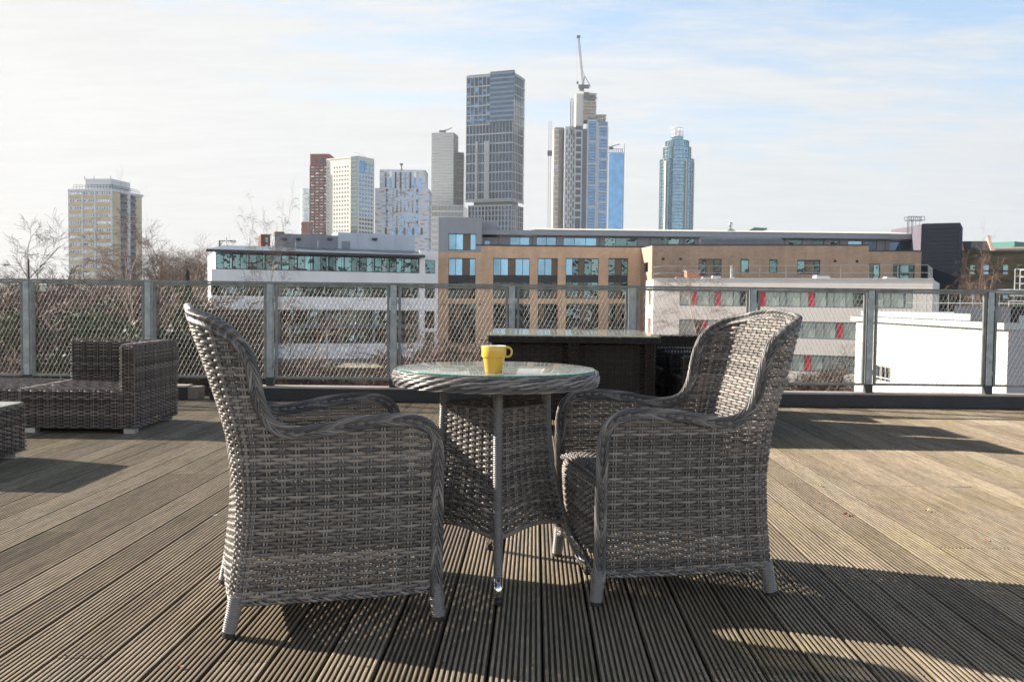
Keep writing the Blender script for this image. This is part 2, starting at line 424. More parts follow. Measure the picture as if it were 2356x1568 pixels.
def resample(P, step, closed=False):
    P = np.asarray(P, float)
    if closed: P = np.concatenate([P, P[:1]])
    d = np.concatenate([[0], np.cumsum(np.linalg.norm(np.diff(P, axis=0), axis=1))])
    n = max(3, int(d[-1]/step)); u = np.linspace(0, d[-1], n, endpoint=not closed)
    return np.stack([np.interp(u, d, P[:, i]) for i in range(P.shape[1])], 1), u, d[-1]
def braid(mb, P, N, n=8, A=.0135, Bn=.008, L=.13, r=.0048, step=.007, closed=False, k=6):
    """plait n strands round a path; N = direction the flat side faces"""
    PN = np.concatenate([P, N], 1); Q, u, tot = resample(PN, step, closed)
    P, N = Q[:, :3], Q[:, 3:]
    if closed: L = tot/round(tot/L)
    Tn = np.gradient(P, axis=0) if not closed else np.roll(P, -1, 0)-np.roll(P, 1, 0)
    Tn /= np.linalg.norm(Tn, axis=1)[:, None]
    N = N-Tn*np.sum(N*Tn, 1)[:, None]; N /= np.linalg.norm(N, axis=1)[:, None]
    B = np.cross(Tn, N)
    for i in range(n):
        ph = 2*PI*u/L+2*PI*i/n
        a = A*np.sin(ph); b = Bn*np.sin(2*ph)
        S = P+B*a[:, None]+N*b[:, None]
        if closed: mb.tube(S, N, r, r*.8, k=k, closed=True)
        else: mb.tube(S, N, r, r*.8, k=k)
def wrapped(mb, path, r, ref=(1, 0, 0), pitch=.0066, k=12, depth=.0040):
    P, u, tot = resample(path, pitch/4); rr = np.interp(np.linspace(0, 1, len(P)), np.linspace(0, 1, len(r)), r) if hasattr(r, '__len__') else r
    rad = rr-depth+depth*np.abs(np.sin(PI*u/pitch))**.7
    mb.tube(P, ref, rad, k=k)
# ---------------------------------------------------------------- the two wing-back chairs
HW = .305
zB = np.array([.08, .10, .25, .40, .55, .65, .72, .80, .88, .95, 1.0])
xBv = np.array([.004, .008, .026, .032, .014, -.012, -.034, -.060, -.088, -.106, -.118])
rCv = np.array([.034, .034, .036, .042, .055, .066, .076, .095, .115, .128, .135])
hwv = np.array([.298, .298, .302, .306, .312, .320, .326, .330, .330, .326, .322])
LS, LA, LB = .52, .19, .42; ST = 2*(LS+LA)+LB; XF = .610
def shell(s, z):
    s = np.asarray(s, float); z = np.asarray(z, float)+0*s
    xb = np.interp(z, zB, xBv); rc = np.interp(z, zB, rCv); hw = np.interp(z, zB, hwv)
    left = s > ST/2; q = np.where(left, ST-s, s)
    fx = XF-(XF-xb-rc)*np.clip(q/LS, None, 1); tp = .022*np.clip((XF-s*0-0)*0+np.clip(q/LS, 0, 1), 0, 1); hb = hw-.022; fy = -(hw-tp)-.010*np.sin(np.clip(q/LS, 0, 1)*PI)
    a = np.clip((q-LS)/LA, 0, 1)*PI/2
    ax = xb+rc*(1-np.sin(a)); ay = -hb+rc*(1-np.cos(a))
    v = np.clip((q-LS-LA)/(LB/2), 0, 1); bx = xb-.004*np.sin(v*PI/2); by = -(hb-rc)*(1-v)
    x = np.where(q <= LS, fx, np.where(q <= LS+LA, ax, bx)); y = np.where(q <= LS, fy, np.where(q <= LS+LA, ay, by))
    return np.stack([x, np.where(left, -y, y), z], 1)
def s_of(x, z):
    xb = float(np.interp(z, zB, xBv)); rc = float(np.interp(z, zB, rCv))
    if x >= xb+rc: return LS*(XF-x)/(XF-xb-rc)
    return LS+LA*math.asin(min(1, max(0, (xb+rc-x)/rc)))/(PI/2)
rim_h = [(0, .075), (0, .20), (0, .40), (0, .50), (.003, .545), (.014, .582), (.04, .608), (.085, .621), (.14, .622), (.20, .617), (.27, .608)]
rim_h += [(s_of(x, z), z) for x, z in ((.30, .600), (.24, .592), (.195, .588), (.155, .594), (.122, .612), (.100, .642), (.086, .681), (.077, .726), (.068, .770), (.055, .812),
          (.036, .848), (.004, .877), (-.035, .899), (-.072, .914))]+[(LS+LA+.01, .927), (.78, .934), (ST/2, .940)]
rim_s = chaikin(rim_h, 2)
Hs = rim_s[rim_s[:, 1] > .45]
Hs_s = np.maximum.accumulate(Hs[:, 0]); Hs_z = Hs[:, 1]
def rimH(s):
    q = np.where(s > ST/2, ST-s, s); return np.interp(q, Hs_s, Hs_z)
def make_chair(label):
    t = thing('wicker_armchair', label, 'armchair', (0, 0, 0), 0, 'wing back wicker armchairs at the round table')
    mw, mp = MB(), MB()
    weave(mw, mp, shell, 0, ST, .10, .948, mask=lambda s, z: z < rimH(s)-.004)
    mw.make('wicker_shell', W_light, t, True); mp.make('stakes', W_warp, t, True)
    # braided edge
    full = np.concatenate([rim_s, np.stack([ST-rim_s[::-1, 0], rim_s[::-1, 1]], 1)[1:]])
    P = shell(full[:, 0], full[:, 1]); N = surf_frames(shell, np.clip(full[:, 0], .002, ST-.002), full[:, 1])[1]
    PN, u, tot = resample(np.concatenate([P, N], 1), .01)
    mb = MB(); braid(mb, PN[:, :3], PN[:, 3:], n=12, A=.0165, Bn=.0085, L=.36, r=.0041)
    # filler under the braid so no light shows through it
    mb.tube(PN[:, :3], PN[:, 3:], .014, .0045, k=6)
    mb.make('braided_rim', W_rim, t, True)
    # bottom rail round sides, back and front
    ss = np.linspace(0, ST, 90); P = shell(ss, np.full(90, .10)); N = surf_frames(shell, ss, np.full(90, .10))[1]
    fr = np.stack([np.full(12, XF+.004), np.linspace(P[-1, 1], P[0, 1], 14)[1:-1], np.full(12, .10)+.035*np.sin(np.linspace(0, PI, 12))], 1)
    P = np.concatenate([P, fr]); N = np.concatenate([N, np.tile([[1., 0, 0]], (12, 1))])
    mb = MB(); braid(mb, P+N*.006, N, n=6, A=.0105, Bn=.0070, L=.14, r=.0044, closed=True)
    mb.make('braided_base', W_rim, t, True)
    # seat deck that rolls over the front edge and down to the rail
    prof = chaikin([(.12, .405), (.30, .400), (.53, .408), (.598, .405), (.625, .375), (.622, .30), (.612, .20), (.606, .125)], 3)
    pr_, pu, ptot = resample(prof, .01)
    def seat(s, tt):
        s = np.asarray(s, float); tt = np.asarray(tt, float)+0*s
        x = np.interp(tt, pu, pr_[:, 0]); z = np.interp(tt, pu, pr_[:, 1])
        e = np.abs(s)/.288; x = x-.03*e**3*(tt > .5); z = z-.012*e**4
        lo = .022*(1-e**2)*np.clip((tt-.62)/.2, 0, 1); z = z+lo
        return np.stack([x, s*(.86+.14*np.clip((x-.12)/.2, 0, 1)), z], 1)
    mw, mp = MB(), MB()
    weave(mw, mp, seat, -.288, .288, 0, ptot, row=.0105, warp=.023, wr=(.0048, .0027), amp=.0026, pair=0, flip=1)
    o = mw.make('seat', W_light, t, True); mp.make('seat_stakes', W_warp, o, True)
    # inner frame under the seat
    mb = MB(); mb.box(.13, .575, -.245, .245, .375, .385); mb.make('seat_board', M_black, t)
    for (x, y, sx) in ((.610, -.288, .009), (.610, .288, .009), (.026, -.262, -.022), (.026, .262, -.022)):
        mb = MB(); wrapped(mb, [(x, y, .115), (x+sx*.5, y*1.01, .06), (x+sx, y*1.02, .012)], [.0240, .0225, .0210], pitch=.0066)
        lg = mb.make('leg', W_rim, t, True)
        mb = MB(); mb.cyl((x+sx, y*1.02, .0), (x+sx, y*1.02, .0125), .0185, 14); mb.make('foot_cap', M_black, lg)
    return t
chair = make_chair('high backed grey wicker armchair left of the yellow mug, its back to the left edge')
hd = math.radians(18.3); lft = Vector((-math.sin(hd), math.cos(hd)))
fl = floor_at(523, 1464); chair.location = (fl.x+lft.x*.267, fl.y+lft.y*.267, 0); chair.rotation_euler = (0, 0, hd)
hd2 = math.radians(189.6); lft2 = Vector((-math.sin(hd2), math.cos(hd2)))
fr_ = floor_at(1777, 1367)
dup(chair, (fr_.x-lft2.x*.267, fr_.y-lft2.y*.267, 0), hd2, 'high backed grey wicker armchair right of the yellow mug, sunlight on its inner back')
# ---------------------------------------------------------------- round glass table
TC = Vector((-.056, 3.317, 0)); TA = math.atan2(-.346, .023)
def round_table():
    t = thing('round_table', 'round grey wicker bistro table with a green edged glass top', 'table', TC, TA)
    g = MB(); g.lathe((0, 0, 0), [(.0, .7352), (.342, .7352), (.3495, .7362)], 96)
    g.lathe((0, 0, 0), [(.3495, .7398), (.342, .7410), (0, .7410)], 96); go = g.make('glass_top', M_glass, t, True)
    e = MB(); e.lathe((0, 0, 0), [(.3495, .7362), (.3508, .738), (.3495, .7398)], 96); e.make('glass_edge', M_gedge, go, True)
    mb = MB(); a = np.linspace(0, 2*PI, 160, endpoint=False)
    P = np.stack([.350*np.cos(a), .350*np.sin(a), 0*a+.7035], 1); N = np.stack([np.cos(a), np.sin(a), 0*a], 1)
    for r_i in range(6):
        zc = .6885+.0076*r_i; bulge = .0085*math.cos((r_i-2.5)/3*1.3)
        Q, u, tot = resample(np.stack([(.352+bulge)*np.cos(a), (.352+bulge)*np.sin(a), 0*a+zc], 1), .011, True)
        Nn = np.stack([Q[:, 0], Q[:, 1], 0*u], 1); Nn /= np.linalg.norm(Nn, axis=1)[:, None]
        for k3 in range(3):
            ph = 2*PI*u/(tot/12)+2*PI*k3/3+r_i*1.3
            mb.tube(Q+Nn*(.0042*np.cos(ph))[:, None]+np.array([0, 0, 1.])*(.0052*np.sin(ph))[:, None], Nn, (.0039), .0031, k=6, closed=True)
    mb.make('woven_ring', W_rim, t, True)
    c = MB(); c.lathe((0, 0, 0), [(.30, .684), (.346, .687), (.350, .705), (.346, .7315), (.30, .7335), (0, .7335)], 64); c.lathe((0, 0, 0), [(.31, .684), (0, .684)], 64)
    c.make('ring_core', plain('ring_core', (.30, .26, .21), .8), t, True)
    mw, mp = MB(), MB()
    def flat(s, tt): s = np.asarray(s, float); tt = np.asarray(tt, float)+0*s; return np.stack([s, tt, 0*s+.7338], 1)
    weave(mw, mp, flat, -.33, .33, -.33, .33, row=.0112, warp=.035, wr=(.0058, .0008), pr=.002, amp=.0002, mask=lambda s, q: s*s+q*q < .333**2, pair=0)
    mw.make('table_weave', M_top, t, True)
    zr = np.array([(.690, .180), (.55, .182), (.42, .192), (.28, .225), (.18, .256), (.10, .289), (.045, .318), (.0, .343)])[::-1]
    def rad(z): return np.interp(z, zr[:, 0], zr[:, 1])
    for i in range(4):
        th = i*PI/2; c_, s_ = math.cos(th), math.sin(th)
        pth = chaikin([(rad(z)*c_, rad(z)*s_, z) for z in (.688, .55, .42, .30, .18, .075)], 2)
        mb = MB(); wrapped(mb, pth, [.0172, .0170, .0160], ref=(s_, -c_, 0), pitch=.0075); lg = mb.make('leg', W_rim, t, True)
        mb = MB(); mb.cyl((rad(.078)*c_, rad(.078)*s_, .078), (rad(.02)*c_, rad(.02)*s_, .022), .0150, 20); mb.make('leg_sleeve', M_chrome, lg, True)
        mb = MB(); mb.cyl((rad(.024)*c_, rad(.024)*s_, .0225), (rad(.004)*c_, rad(.004)*s_, .001), .0138, 16, .0125); mb.make('foot_cap', M_black, lg, True)
        th2 = th+PI/2
        def skirt(s, tt, th=th, th2=th2):
            s = np.asarray(s, float); tt = np.asarray(tt, float)+0*s; u = s/.30
            zb = .192+.024*np.sin(np.clip(u, 0, 1)*PI)**1.2; zt = .612-.0*u
            z = zb+(zt-zb)*(tt/.41); r = rad(z)
            a0 = np.stack([np.cos(th)*r, np.sin(th)*r], 1); a1 = np.stack([np.cos(th2)*r, np.sin(th2)*r], 1)
            p = a0*(1-u)[:, None]+a1*u[:, None]; nn = -(a0+a1); nn /= np.linalg.norm(nn, axis=1)[:, None]
            p = p+nn*(.014*np.sin(u*PI))[:, None]*-1.0
            return np.stack([p[:, 0], p[:, 1], z], 1)
        mw, mp = MB(), MB()
        weave(mw, mp, skirt, .012, .288, 0, .41, row=.0098, warp=.0345, wr=(.0052, .0027), amp=.0021)
        for tt in (.0, .41):
            ss = np.linspace(.0, .30, 14); P, N = surf_frames(skirt, ss, np.full(14, tt)); wrapped(mw, P, .0085, ref=(0, 0, 1), pitch=.009)
        o = mw.make('skirt_panel', W_light, t, True); mp.make('stakes', W_warp, o, True)
    mb = MB(); mb.box(-.045, .0, -.002, .002, 0, .02)
    tg = mb.make('maker_tag', plain('leather_tag', (.12, .045, .02), .7), t); tg.location = (-.1615+.02, -.140-.012, .285); tg.rotation_euler = (0, 0, -PI/4)
round_table()
def mug():
    b = at(1136, 857.5, 3.08)
    d = ray(1136, 857); tt = (.7412-CAMH)/d.z; x, y = d.x*tt, d.y*tt
    t = thing('coffee_mug', 'yellow stacking mug with a white rim on the glass table top', 'mug', (x, y, .7412))
    mb = MB(); mb.lathe((0, 0, 0), [(0, .0), (.0262, 0), (.0282, .002), (.0355, .0475), (.0372, .0500), (.0398, .0515), (.0406, .0535), (.0412, .0872), (.0408, .0882)], 48)
    mb.make('body', M_yel, t, True)
    mb = MB(); mb.lathe((0, 0, 0), [(.0408, .0882), (.0398, .0890), (.0386, .0882), (.0380, .0535), (.0335, .0490), (.0262, .006), (0, .005)], 48)
    mb.make('inside', M_white, t, True)
    a = np.linspace(-2.15, 2.15, 30); P = np.stack([.0445+.0138*np.cos(a)*1.05, 0*a, .0690+.0155*np.sin(a)], 1)
    mb = MB(); mb.tube(P, (0, 1, 0), .0034, .0050, k=12); h = mb.make('handle', M_yel, t, True)
    t.rotation_euler = (0, 0, -.12)
mug()
# ---------------------------------------------------------------- box shaped rattan furniture
def weave_box(mw, mp, x0, x1, y0, y1, z0, z1, row=.0125, warp=.05, faces='FRTLB', wr=(.0052, .0026), amp=.0034, pair=.006, core=None):
    e = .004
    def P(fn, w, h): weave(mw, mp, fn, 0, w, 0, h, row=row, warp=warp, wr=wr, pr=.0030, amp=amp, pair=pair, seg=3, k=5)
    A = lambda s: np.asarray(s, float)
    if 'F' in faces: P(lambda s, t: np.stack([x0+A(s), 0*A(s)+y0, z0+A(t)+0*A(s)], 1), x1-x0, z1-z0)
    if 'R' in faces: P(lambda s, t: np.stack([0*A(s)+x1, y0+A(s), z0+A(t)+0*A(s)], 1), y1-y0, z1-z0)
    if 'L' in faces: P(lambda s, t: np.stack([0*A(s)+x0, y1-A(s), z0+A(t)+0*A(s)], 1), y1-y0, z1-z0)
    if 'B' in faces: P(lambda s, t: np.stack([x1-A(s), 0*A(s)+y1, z0+A(t)+0*A(s)], 1), x1-x0, z1-z0)
    if 'T' in faces: P(lambda s, t: np.stack([x0+A(s), y0+A(t)+0*A(s), 0*A(s)+z1], 1), x1-x0, y1-y0)
    if core is not None: core.box(x0+e, x1-e, y0+e, y1-e, z0+.002, z1-e)
M_core = plain('rattan_core_brown', (.022, .018, .016), .85)
def part_box(parent, name, mat_, dims, **kw):
    mw, mp, c = MB(), MB(), MB()
    weave_box(mw, mp, *dims, core=c, **kw)
    mw.q += [q+mw.n for q in mp.q]; mw.t += [q+mw.n for q in mp.t]; mw.v += mp.v; mw.n += mp.n
    o = mw.make(name, mat_, parent, True); c.make('inner_frame', M_core, o)
    return o
def feet(parent, pts, s=.065, h=.036):
    for (x, y) in pts:
        mb = MB(); mb.box(x-s/2, x+s/2, y-s/2, y+s/2, 0.001, h); mb.make('foot', M_alu, parent)
sx1 = at(313, 990, 6.64).x; sx0 = at(54, 990, 6.66).x; sy0, sy1 = 6.62, 7.46
so_ = thing('rattan_corner_sofa', 'brown grey rattan corner sofa section with an arm and low back near the railing', 'sofa', (sx0, sy0, 0), .0)
Wd = sx1-sx0; Dp = sy1-sy0
part_box(so_, 'seat_base', W_mid, (0, Wd, 0, Dp, .036, .305), faces='FRTL')
part_box(so_, 'armrest', W_mid, (Wd-.095, Wd, .002, Dp, .309, .625), faces='FRLTB')
part_box(so_, 'backrest', W_mid, (.02, Wd-.10, Dp-.10, Dp-.002, .309, .625), faces='FLTB')
feet(so_, [(.06, .045), (Wd-.045, .045), (Wd-.045, Dp-.05), (.06, Dp-.05)], .075)
mb = MB(); mb.box(Wd+.0055, Wd+.0075, .37, .41, .070, .088); mb.make('maker_tag', plain('gold_tag', (.45, .24, .06), .4, .4), so_)
ot = thing('rattan_ottoman', 'flat topped rattan ottoman section joined to the left of the corner sofa', 'ottoman', (sx0-.84, sy0, 0))
part_box(ot, 'seat_base', W_mid, (0, .832, .004, Dp+.02, .036, .305), faces='FRTL')
feet(ot, [(.06, .05), (.77, .05), (.06, Dp-.05), (.77, Dp-.05)], .075)
ctab = thing('rattan_coffee_table', 'low rattan coffee table with a glass top cut off by the left picture edge', 'coffee table', (-3.70, 4.90, 0))
part_box(ctab, 'base', W_mid, (0, .755, 0, .755, .036, .322), faces='FRL')
mb = MB(); mb.box(0.002, .753, .002, .753, .327, .333); mb.make('glass_top', M_glass, ctab)
mb = MB(); mb.box(.01, .745, .01, .745, .3225, .3255); mb.make('woven_top', plain('coffee_table_top', (.17, .15, .13), .5), ctab)
feet(ctab, [(.05, .05), (.705, .05), (.05, .705), (.705, .705)], .075)
# dark cube dining set by the railing
dt = thing('dark_dining_table', 'square black brown rattan dining table with a pale glass top by the railing', 'dining table', (-.175, 6.92, 0), -.015)
TWd, TDp, TH = 1.262, 1.44, .722
part_box(dt, 'table_frame', W_dark, (0, TWd, 0, TDp, TH-.055, TH-.006), row=.0122, faces='FRLB')
mb = MB(); mb.box(-.002, TWd+.002, -.002, TDp+.002, TH, TH+.006); mb.make('glass_top', M_glass, dt)
mb = MB(); mb.box(.006, TWd-.006, .006, TDp-.006, TH-.0055, TH-.001); mb.make('woven_top', plain('dark_table_top', (.34, .31, .27), .55, 0, .3, 60), dt)
for (lx, ly) in ((.03, .03), (TWd-.09, .03), (.03, TDp-.09), (TWd-.09, TDp-.09), (TWd/2-.028, -.002), (TWd/2-.028, TDp-.09)):
    part_box(dt, 'leg', W_dark, (lx, lx+.055, ly, ly+.055, .002, TH-.056), faces='FRLB', warp=.02, pair=0)
def cube_chair(label, loc, rz, first=[None]):
    if first[0] is not None: return dup(first[0], loc, rz, label)
    t = thing('dark_cube_chair', label, 'dining chair', loc, rz, 'dark rattan cube chairs around the square table')
    # local: seat opening towards +y, back at y = 0
    part_box(t, 'backrest', W_dark, (0, .56, 0, .055, .10, .66), faces='FRLTB', warp=.06)
    part_box(t, 'armrest', W_dark, (0, .05, .057, .52, .10, .60), faces='FRLTB', warp=.06)
    part_box(t, 'armrest', W_dark, (.51, .56, .057, .52, .10, .60), faces='FRLTB', warp=.06)
    part_box(t, 'seat', W_dark, (.052, .508, .057, .52, .32, .40), faces='FTB', warp=.06)
    for (x, y) in ((.03, .03), (.53, .03), (.03, .49), (.53, .49)):
        mb = MB(); mb.box(x-.02, x+.02, y-.02, y+.02, .001, .098); mb.make('leg', M_black, t)
    first[0] = t; return t
cube_chair('black brown rattan cube chair tucked under the near left of the square table', (-.135, 7.0, 0), 0)
cube_chair('black brown rattan cube chair tucked under the near right of the square table', (.50, 6.995, 0), 0)
cube_chair('black brown rattan cube chair tucked under the far left of the square table', (.45, 8.36, 0), PI)
cube_chair('black brown rattan cube chair tucked under the far right of the square table', (1.09, 8.36, 0), PI)
def arm_chair_dark(label, loc, rz, first=[None]):
    if first[0] is not None: return dup(first[0], loc, rz, label)
    t = thing('dark_rattan_chair', label, 'dining chair', loc, rz, 'dark rattan chairs standing right of the square table')
    part_box(t, 'backrest', W_dark, (0, .62, 0, .07, .30, .715), faces='FRLTB', warp=.06)
    part_box(t, 'armrest', W_dark, (0, .06, .072, .56, .09, .58), faces='FRLTB', warp=.06)
    part_box(t, 'armrest', W_dark, (.56, .62, .072, .56, .09, .58), faces='FRLTB', warp=.06)
    part_box(t, 'seat', W_dark, (.062, .558, .072, .56, .30, .42), faces='FTB', warp=.06)
    for (x, y) in ((.03, .03), (.59, .03), (.03, .53), (.59, .53)):
        mb = MB(); mb.box(x-.022, x+.022, y-.022, y+.022, .001, .088 if y > .1 else .298); mb.make('leg', M_black, t)
    first[0] = t; return t
arm_chair_dark('dark rattan chair right of the square table, behind the sunlit armchair', (1.80, 6.78, 0), PI/2)
arm_chair_dark('second dark rattan chair right of the square table, nearer the railing', (1.78, 7.50, 0), PI/2)
last_ = arm_chair_dark('dark rattan chair with its back to the railing right of the square table', (1.84, 8.76, 0), PI)
last_.scale = (1, 1, .93)
# fallen leaves
def leaf(px, py, col, L, label, curl=.3, ang=.0):
    p = floor_at(px, py); mb = MB(); n = 9
    u = np.linspace(-1, 1, n); w = L*.32*np.sqrt(np.clip(1-u*u, 0, 1)); c, s = math.cos(ang), math.sin(ang)
    P = np.zeros((n, 3, 3))
    for i in range(n):
        for j, v in enumerate((-1, 0, 1)):
            x, y = u[i]*L/2, v*w[i]; P[i, j] = (x*c-y*s, x*s+y*c, .003+L*.12*abs(v)+curl*L*.3*u[i]**2)
    mb.sheet(P); o = mb.make('fallen_leaf', plain('leaf_%d' % int(px), col, .6), None, True); o.location = (p.x, p.y, 0); tag(o, label, 'leaf', 'fallen leaves on the deck')
leaf(1946, 1184, (.17, .05, .03), .034, 'curled red brown catkin lying on the sunlit boards right of the armchair', .15, .9)
leaf(2132, 1175, (.55, .28, .14), .026, 'small orange leaf on the sunlit deck near the right side', .8, .2)
leaf(2268, 1242, (.50, .16, .09), .018, 'tiny red leaf at the far right of the sunlit deck', .6, .5)
leaf(1885, 1118, (.42, .40, .12), .018, 'tiny yellow green leaf beside the right armchair on the deck', .5, .3)
leaf(1876, 1156, (.45, .22, .14), .018, 'tiny pinkish leaf between the yellow green one and the catkin', .5, 1.2)
leaf(415, 1536, (.35, .10, .05), .018, 'small red leaf on the boards below the left armchair', .5, .3)
leaf(495, 1186, (.75, .74, .68), .02, 'small white fleck on the boards left of the left armchair', .2, .3)
# ---------------------------------------------------------------- facades
class Face:
    """a vertical wall plane between two plan points, A on the left and B on the right as the camera sees it"""
    def __init__(s, A, B):
        s.A = np.array(A[:2], float); s.B = np.array(B[:2], float); d = s.B-s.A; s.w = float(np.hypot(*d)); s.d = d/s.w
        s.n = np.array([s.d[1], -s.d[0]])
    def p(s, u, z, o=0.0):
        q = s.A+s.d*u+s.n*o; return (q[0], q[1], z)
    def uz(s, px, py):
        r = ray(px, py); M = np.array([[s.d[0], -r.x], [s.d[1], -r.y]]); b = -s.A
        u, t = np.linalg.solve(M, b); return float(u), float(CAMH+r.z*t)
    def box(s, mb, u0, u1, z0, z1, o0, o1):
        o = s.p(u0, z0, o0)
        mb.obox(o, tuple(s.d*(u1-u0))+(0,), tuple(s.n*(o1-o0))+(0,), (0, 0, z1-z0))
    def quad(s, mb, u0, u1, z0, z1, o):
        mb.add([s.p(u0, z0, o), s.p(u1, z0, o), s.p(u1, z1, o), s.p(u0, z1, o)], [(0, 1, 2, 3)])
    def rect(s, px0, py0, px1, py1):
        a = s.uz(px0, (py0+py1)/2)[0]; b = s.uz(px1, (py0+py1)/2)[0]; m = (px0+px1)/2
        return a, b, s.uz(m, py1)[1], s.uz(m, py0)[1]
def face_px(pl, Yl, pr, Yr, py=690):
    a = at(pl, py, Yl); b = at(pr, py, Yr); return Face((a.x, a.y), (b.x, b.y))
def wall_holes(mb, f, u0, u1, z0, z1, holes, depth=.3, o=0.0):
    us = sorted(set([u0, u1]+[min(max(h[0], u0), u1) for h in holes]+[min(max(h[1], u0), u1) for h in holes]))
    zs = sorted(set([z0, z1]+[min(max(h[2], z0), z1) for h in holes]+[min(max(h[3], z0), z1) for h in holes]))
    for a, b in zip(us[:-1], us[1:]):
        for c, d in zip(zs[:-1], zs[1:]):
            m, n = (a+b)/2, (c+d)/2
            if any(h[0] < m < h[1] and h[2] < n < h[3] for h in holes): continue
            f.quad(mb, a, b, c, d, o)
    for (a, b, c, d) in holes:
        P = [f.p(a, c, o), f.p(b, c, o), f.p(b, d, o), f.p(a, d, o)]; Q = [f.p(a, c, o-depth), f.p(b, c, o-depth), f.p(b, d, o-depth), f.p(a, d, o-depth)]
        mb.add(P+Q, [(0, 1, 5, 4), (1, 2, 6, 5), (2, 3, 7, 6), (3, 0, 4, 7)])
def prism(mb, poly, z0, z1):
    n = len(poly); v = [(x, y, z0) for x, y in poly]+[(x, y, z1) for x, y in poly]
    mb.add(v, [(i, (i+1) % n, (i+1) % n+n, i+n) for i in range(n)], [(0, i+1, i) for i in range(1, n-1)]+[(n, n+i, n+i+1) for i in range(1, n-1)])
def body(root, f, z0, z1, depth, m, name='wall', front=-.3, u0=None, u1=None):
    u0 = 0 if u0 is None else u0; u1 = f.w if u1 is None else u1
    mb = MB(); f.box(mb, u0, u1, z0, z1, -depth, front); return mb, m
def window(root, f, r, lay, mats, depth=.22, fr=.06, frame=None, name='window', transom=None):
    """one window: frame mesh, with panes and panels as sub-parts; lay = [(width share, kind)]"""
    u0, u1, z0, z1 = r; tot = sum(a for a, _ in lay); fm = MB(); o = -depth
    f.box(fm, u0, u1, z0, z0+fr, o, o+.07); f.box(fm, u0, u1, z1-fr, z1, o, o+.07)
    f.quad(fm, u0, u1, z0, z1, o-.06)
    u = u0; kinds = {}
    for i, (a, kd) in enumerate(lay):
        w_ = (u1-u0)*a/tot; f.box(fm, u, u+fr*.6, z0+fr, z1-fr, o, o+.072)
        kinds.setdefault(kd, []).append((u+fr*.6, u+w_)); u += w_
    f.box(fm, u1-fr*.6, u1, z0+fr, z1-fr, o, o+.0725)
    w = fm.make(name, frame or M_frame, root)
    for kd, lst in kinds.items():
        pane = kd[0] != 'p'
        for (a, b) in (lst if len(lst) < 7 else [None]):
            pm = MB()
            for (c, d) in (lst if a is None else [(a, b)]) if False else ([(a, b)]):
                f.box(pm, c, d-.01, z0+fr, z1-fr, o-.03, o+.02 if pane else o+.045)
            pm.make('pane' if pane else 'panel', mats[kd], w)
    return w
M_frame = plain('window_frame_dark', (.030, .036, .045), .5, .2, .1, 3)
M_frameg = plain('window_frame_grey', (.14, .17, .19), .5, .2, .1, 3)
G_blue = glass_wall('sky_glass', (.145, .26, .35), .9, .05, .02, .2)
G_dark = glass_wall('dark_glass', (.035, .048, .046), .8, .07, .10, .6)
G_mess = glass_wall('reflecting_glass', (.10, .155, .16), .85, .04, .16, .5, .7)
G_teal = glass_wall('teal_glass', (.115, .205, .22), .8, .05, .12, .35, .6)
G_green = plain('green_blind_glass', (.40, .47, .42), .25, .15, .14, .5)
P_brown = plain('brown_panel', (.17, .125, .085), .6, 0, .1, 2)
P_red = plain('red_panel', (.70, .03, .05), .5, 0, .08, 2)
WM = {'g': G_blue, 'd': G_dark, 'm': G_mess, 't': G_teal, 'n': G_green, 'p': P_brown, 'pr': P_red, 'pg': plain('grey_panel', (.18, .21, .23), .5, .2, .1, 2)}
def brick(name, col, col2, mortar, scale=1.0, var=.15):
    def f_(T, b):
        g = T.n('ShaderNodeNewGeometry').outputs['Position']; s = T.n('ShaderNodeSeparateXYZ'); T.l(g, s.inputs[0])
        cbn = T.n('ShaderNodeCombineXYZ'); T.l(T.math('ADD', s.outputs[0], T.math('MULTIPLY', s.outputs[1], .7)), cbn.inputs[0]); T.l(s.outputs[2], cbn.inputs[1])
        bt = T.n('ShaderNodeTexBrick'); T.l(cbn.outputs[0], bt.inputs['Vector']); bt.inputs['Scale'].default_value = scale
        bt.inputs['Color1'].default_value = (*col, 1); bt.inputs['Color2'].default_value = (*col2, 1); bt.inputs['Mortar'].default_value = (*mortar, 1)
        bt.inputs['Mortar Size'].default_value = .012; bt.inputs['Brick Width'].default_value = .45; bt.inputs['Row Height'].default_value = .15
        n = T.noise(g, .35, 5, .6); n2 = T.noise(T.mapping(g, (1, 1, .2)), 1.2, 4, .6)
        c = T.mix(1.0, bt.outputs[0], T.ramp(n, [(.3, 1-var), (.7, 1+var*.7)]), 'MULTIPLY')
        T.l(T.mix(.6, c, T.mix(1.0, c, T.ramp(n2, [(.35, .85), (.65, 1.08)]), 'MULTIPLY')), b.inputs['Base Color'])
    return mat(name, col, .85, 0, f_)
B_buff = brick('buff_brick', (.75, .505, .325), (.68, .445, .28), (.58, .45, .33))
B_buff2 = brick('brown_buff_brick', (.43, .31, .225), (.37, .265, .19), (.36, .28, .22))
B_stock = brick('old_stock_brick', (.17, .145, .085), (.115, .10, .062), (.15, .135, .10), 1.0, .3)
B_red = brick('red_brick', (.20, .055, .035), (.14, .04, .028), (.15, .10, .08), 1.0, .2)
R_white = plain('pale_render', (.84, .845, .84), .8, 0, .06, .5, 0, True)
R_white2 = plain('warm_white_render', (.84, .775, .715), .8, 0, .05, .5, 0, True)
R_bright = plain('white_cladding', (.60, .59, .565), .7, 0, .06, .3, 0, True)
M_clad = plain('grey_cladding', (.20, .225, .255), .5, .3, .06, 2, 0, True)
M_clad2 = plain('mid_grey_cladding', (.30, .32, .35), .5, .2, .06, 2, 0, True)
M_roof = plain('zinc_roof', (.27, .31, .34), .42, .5, .1, 1)
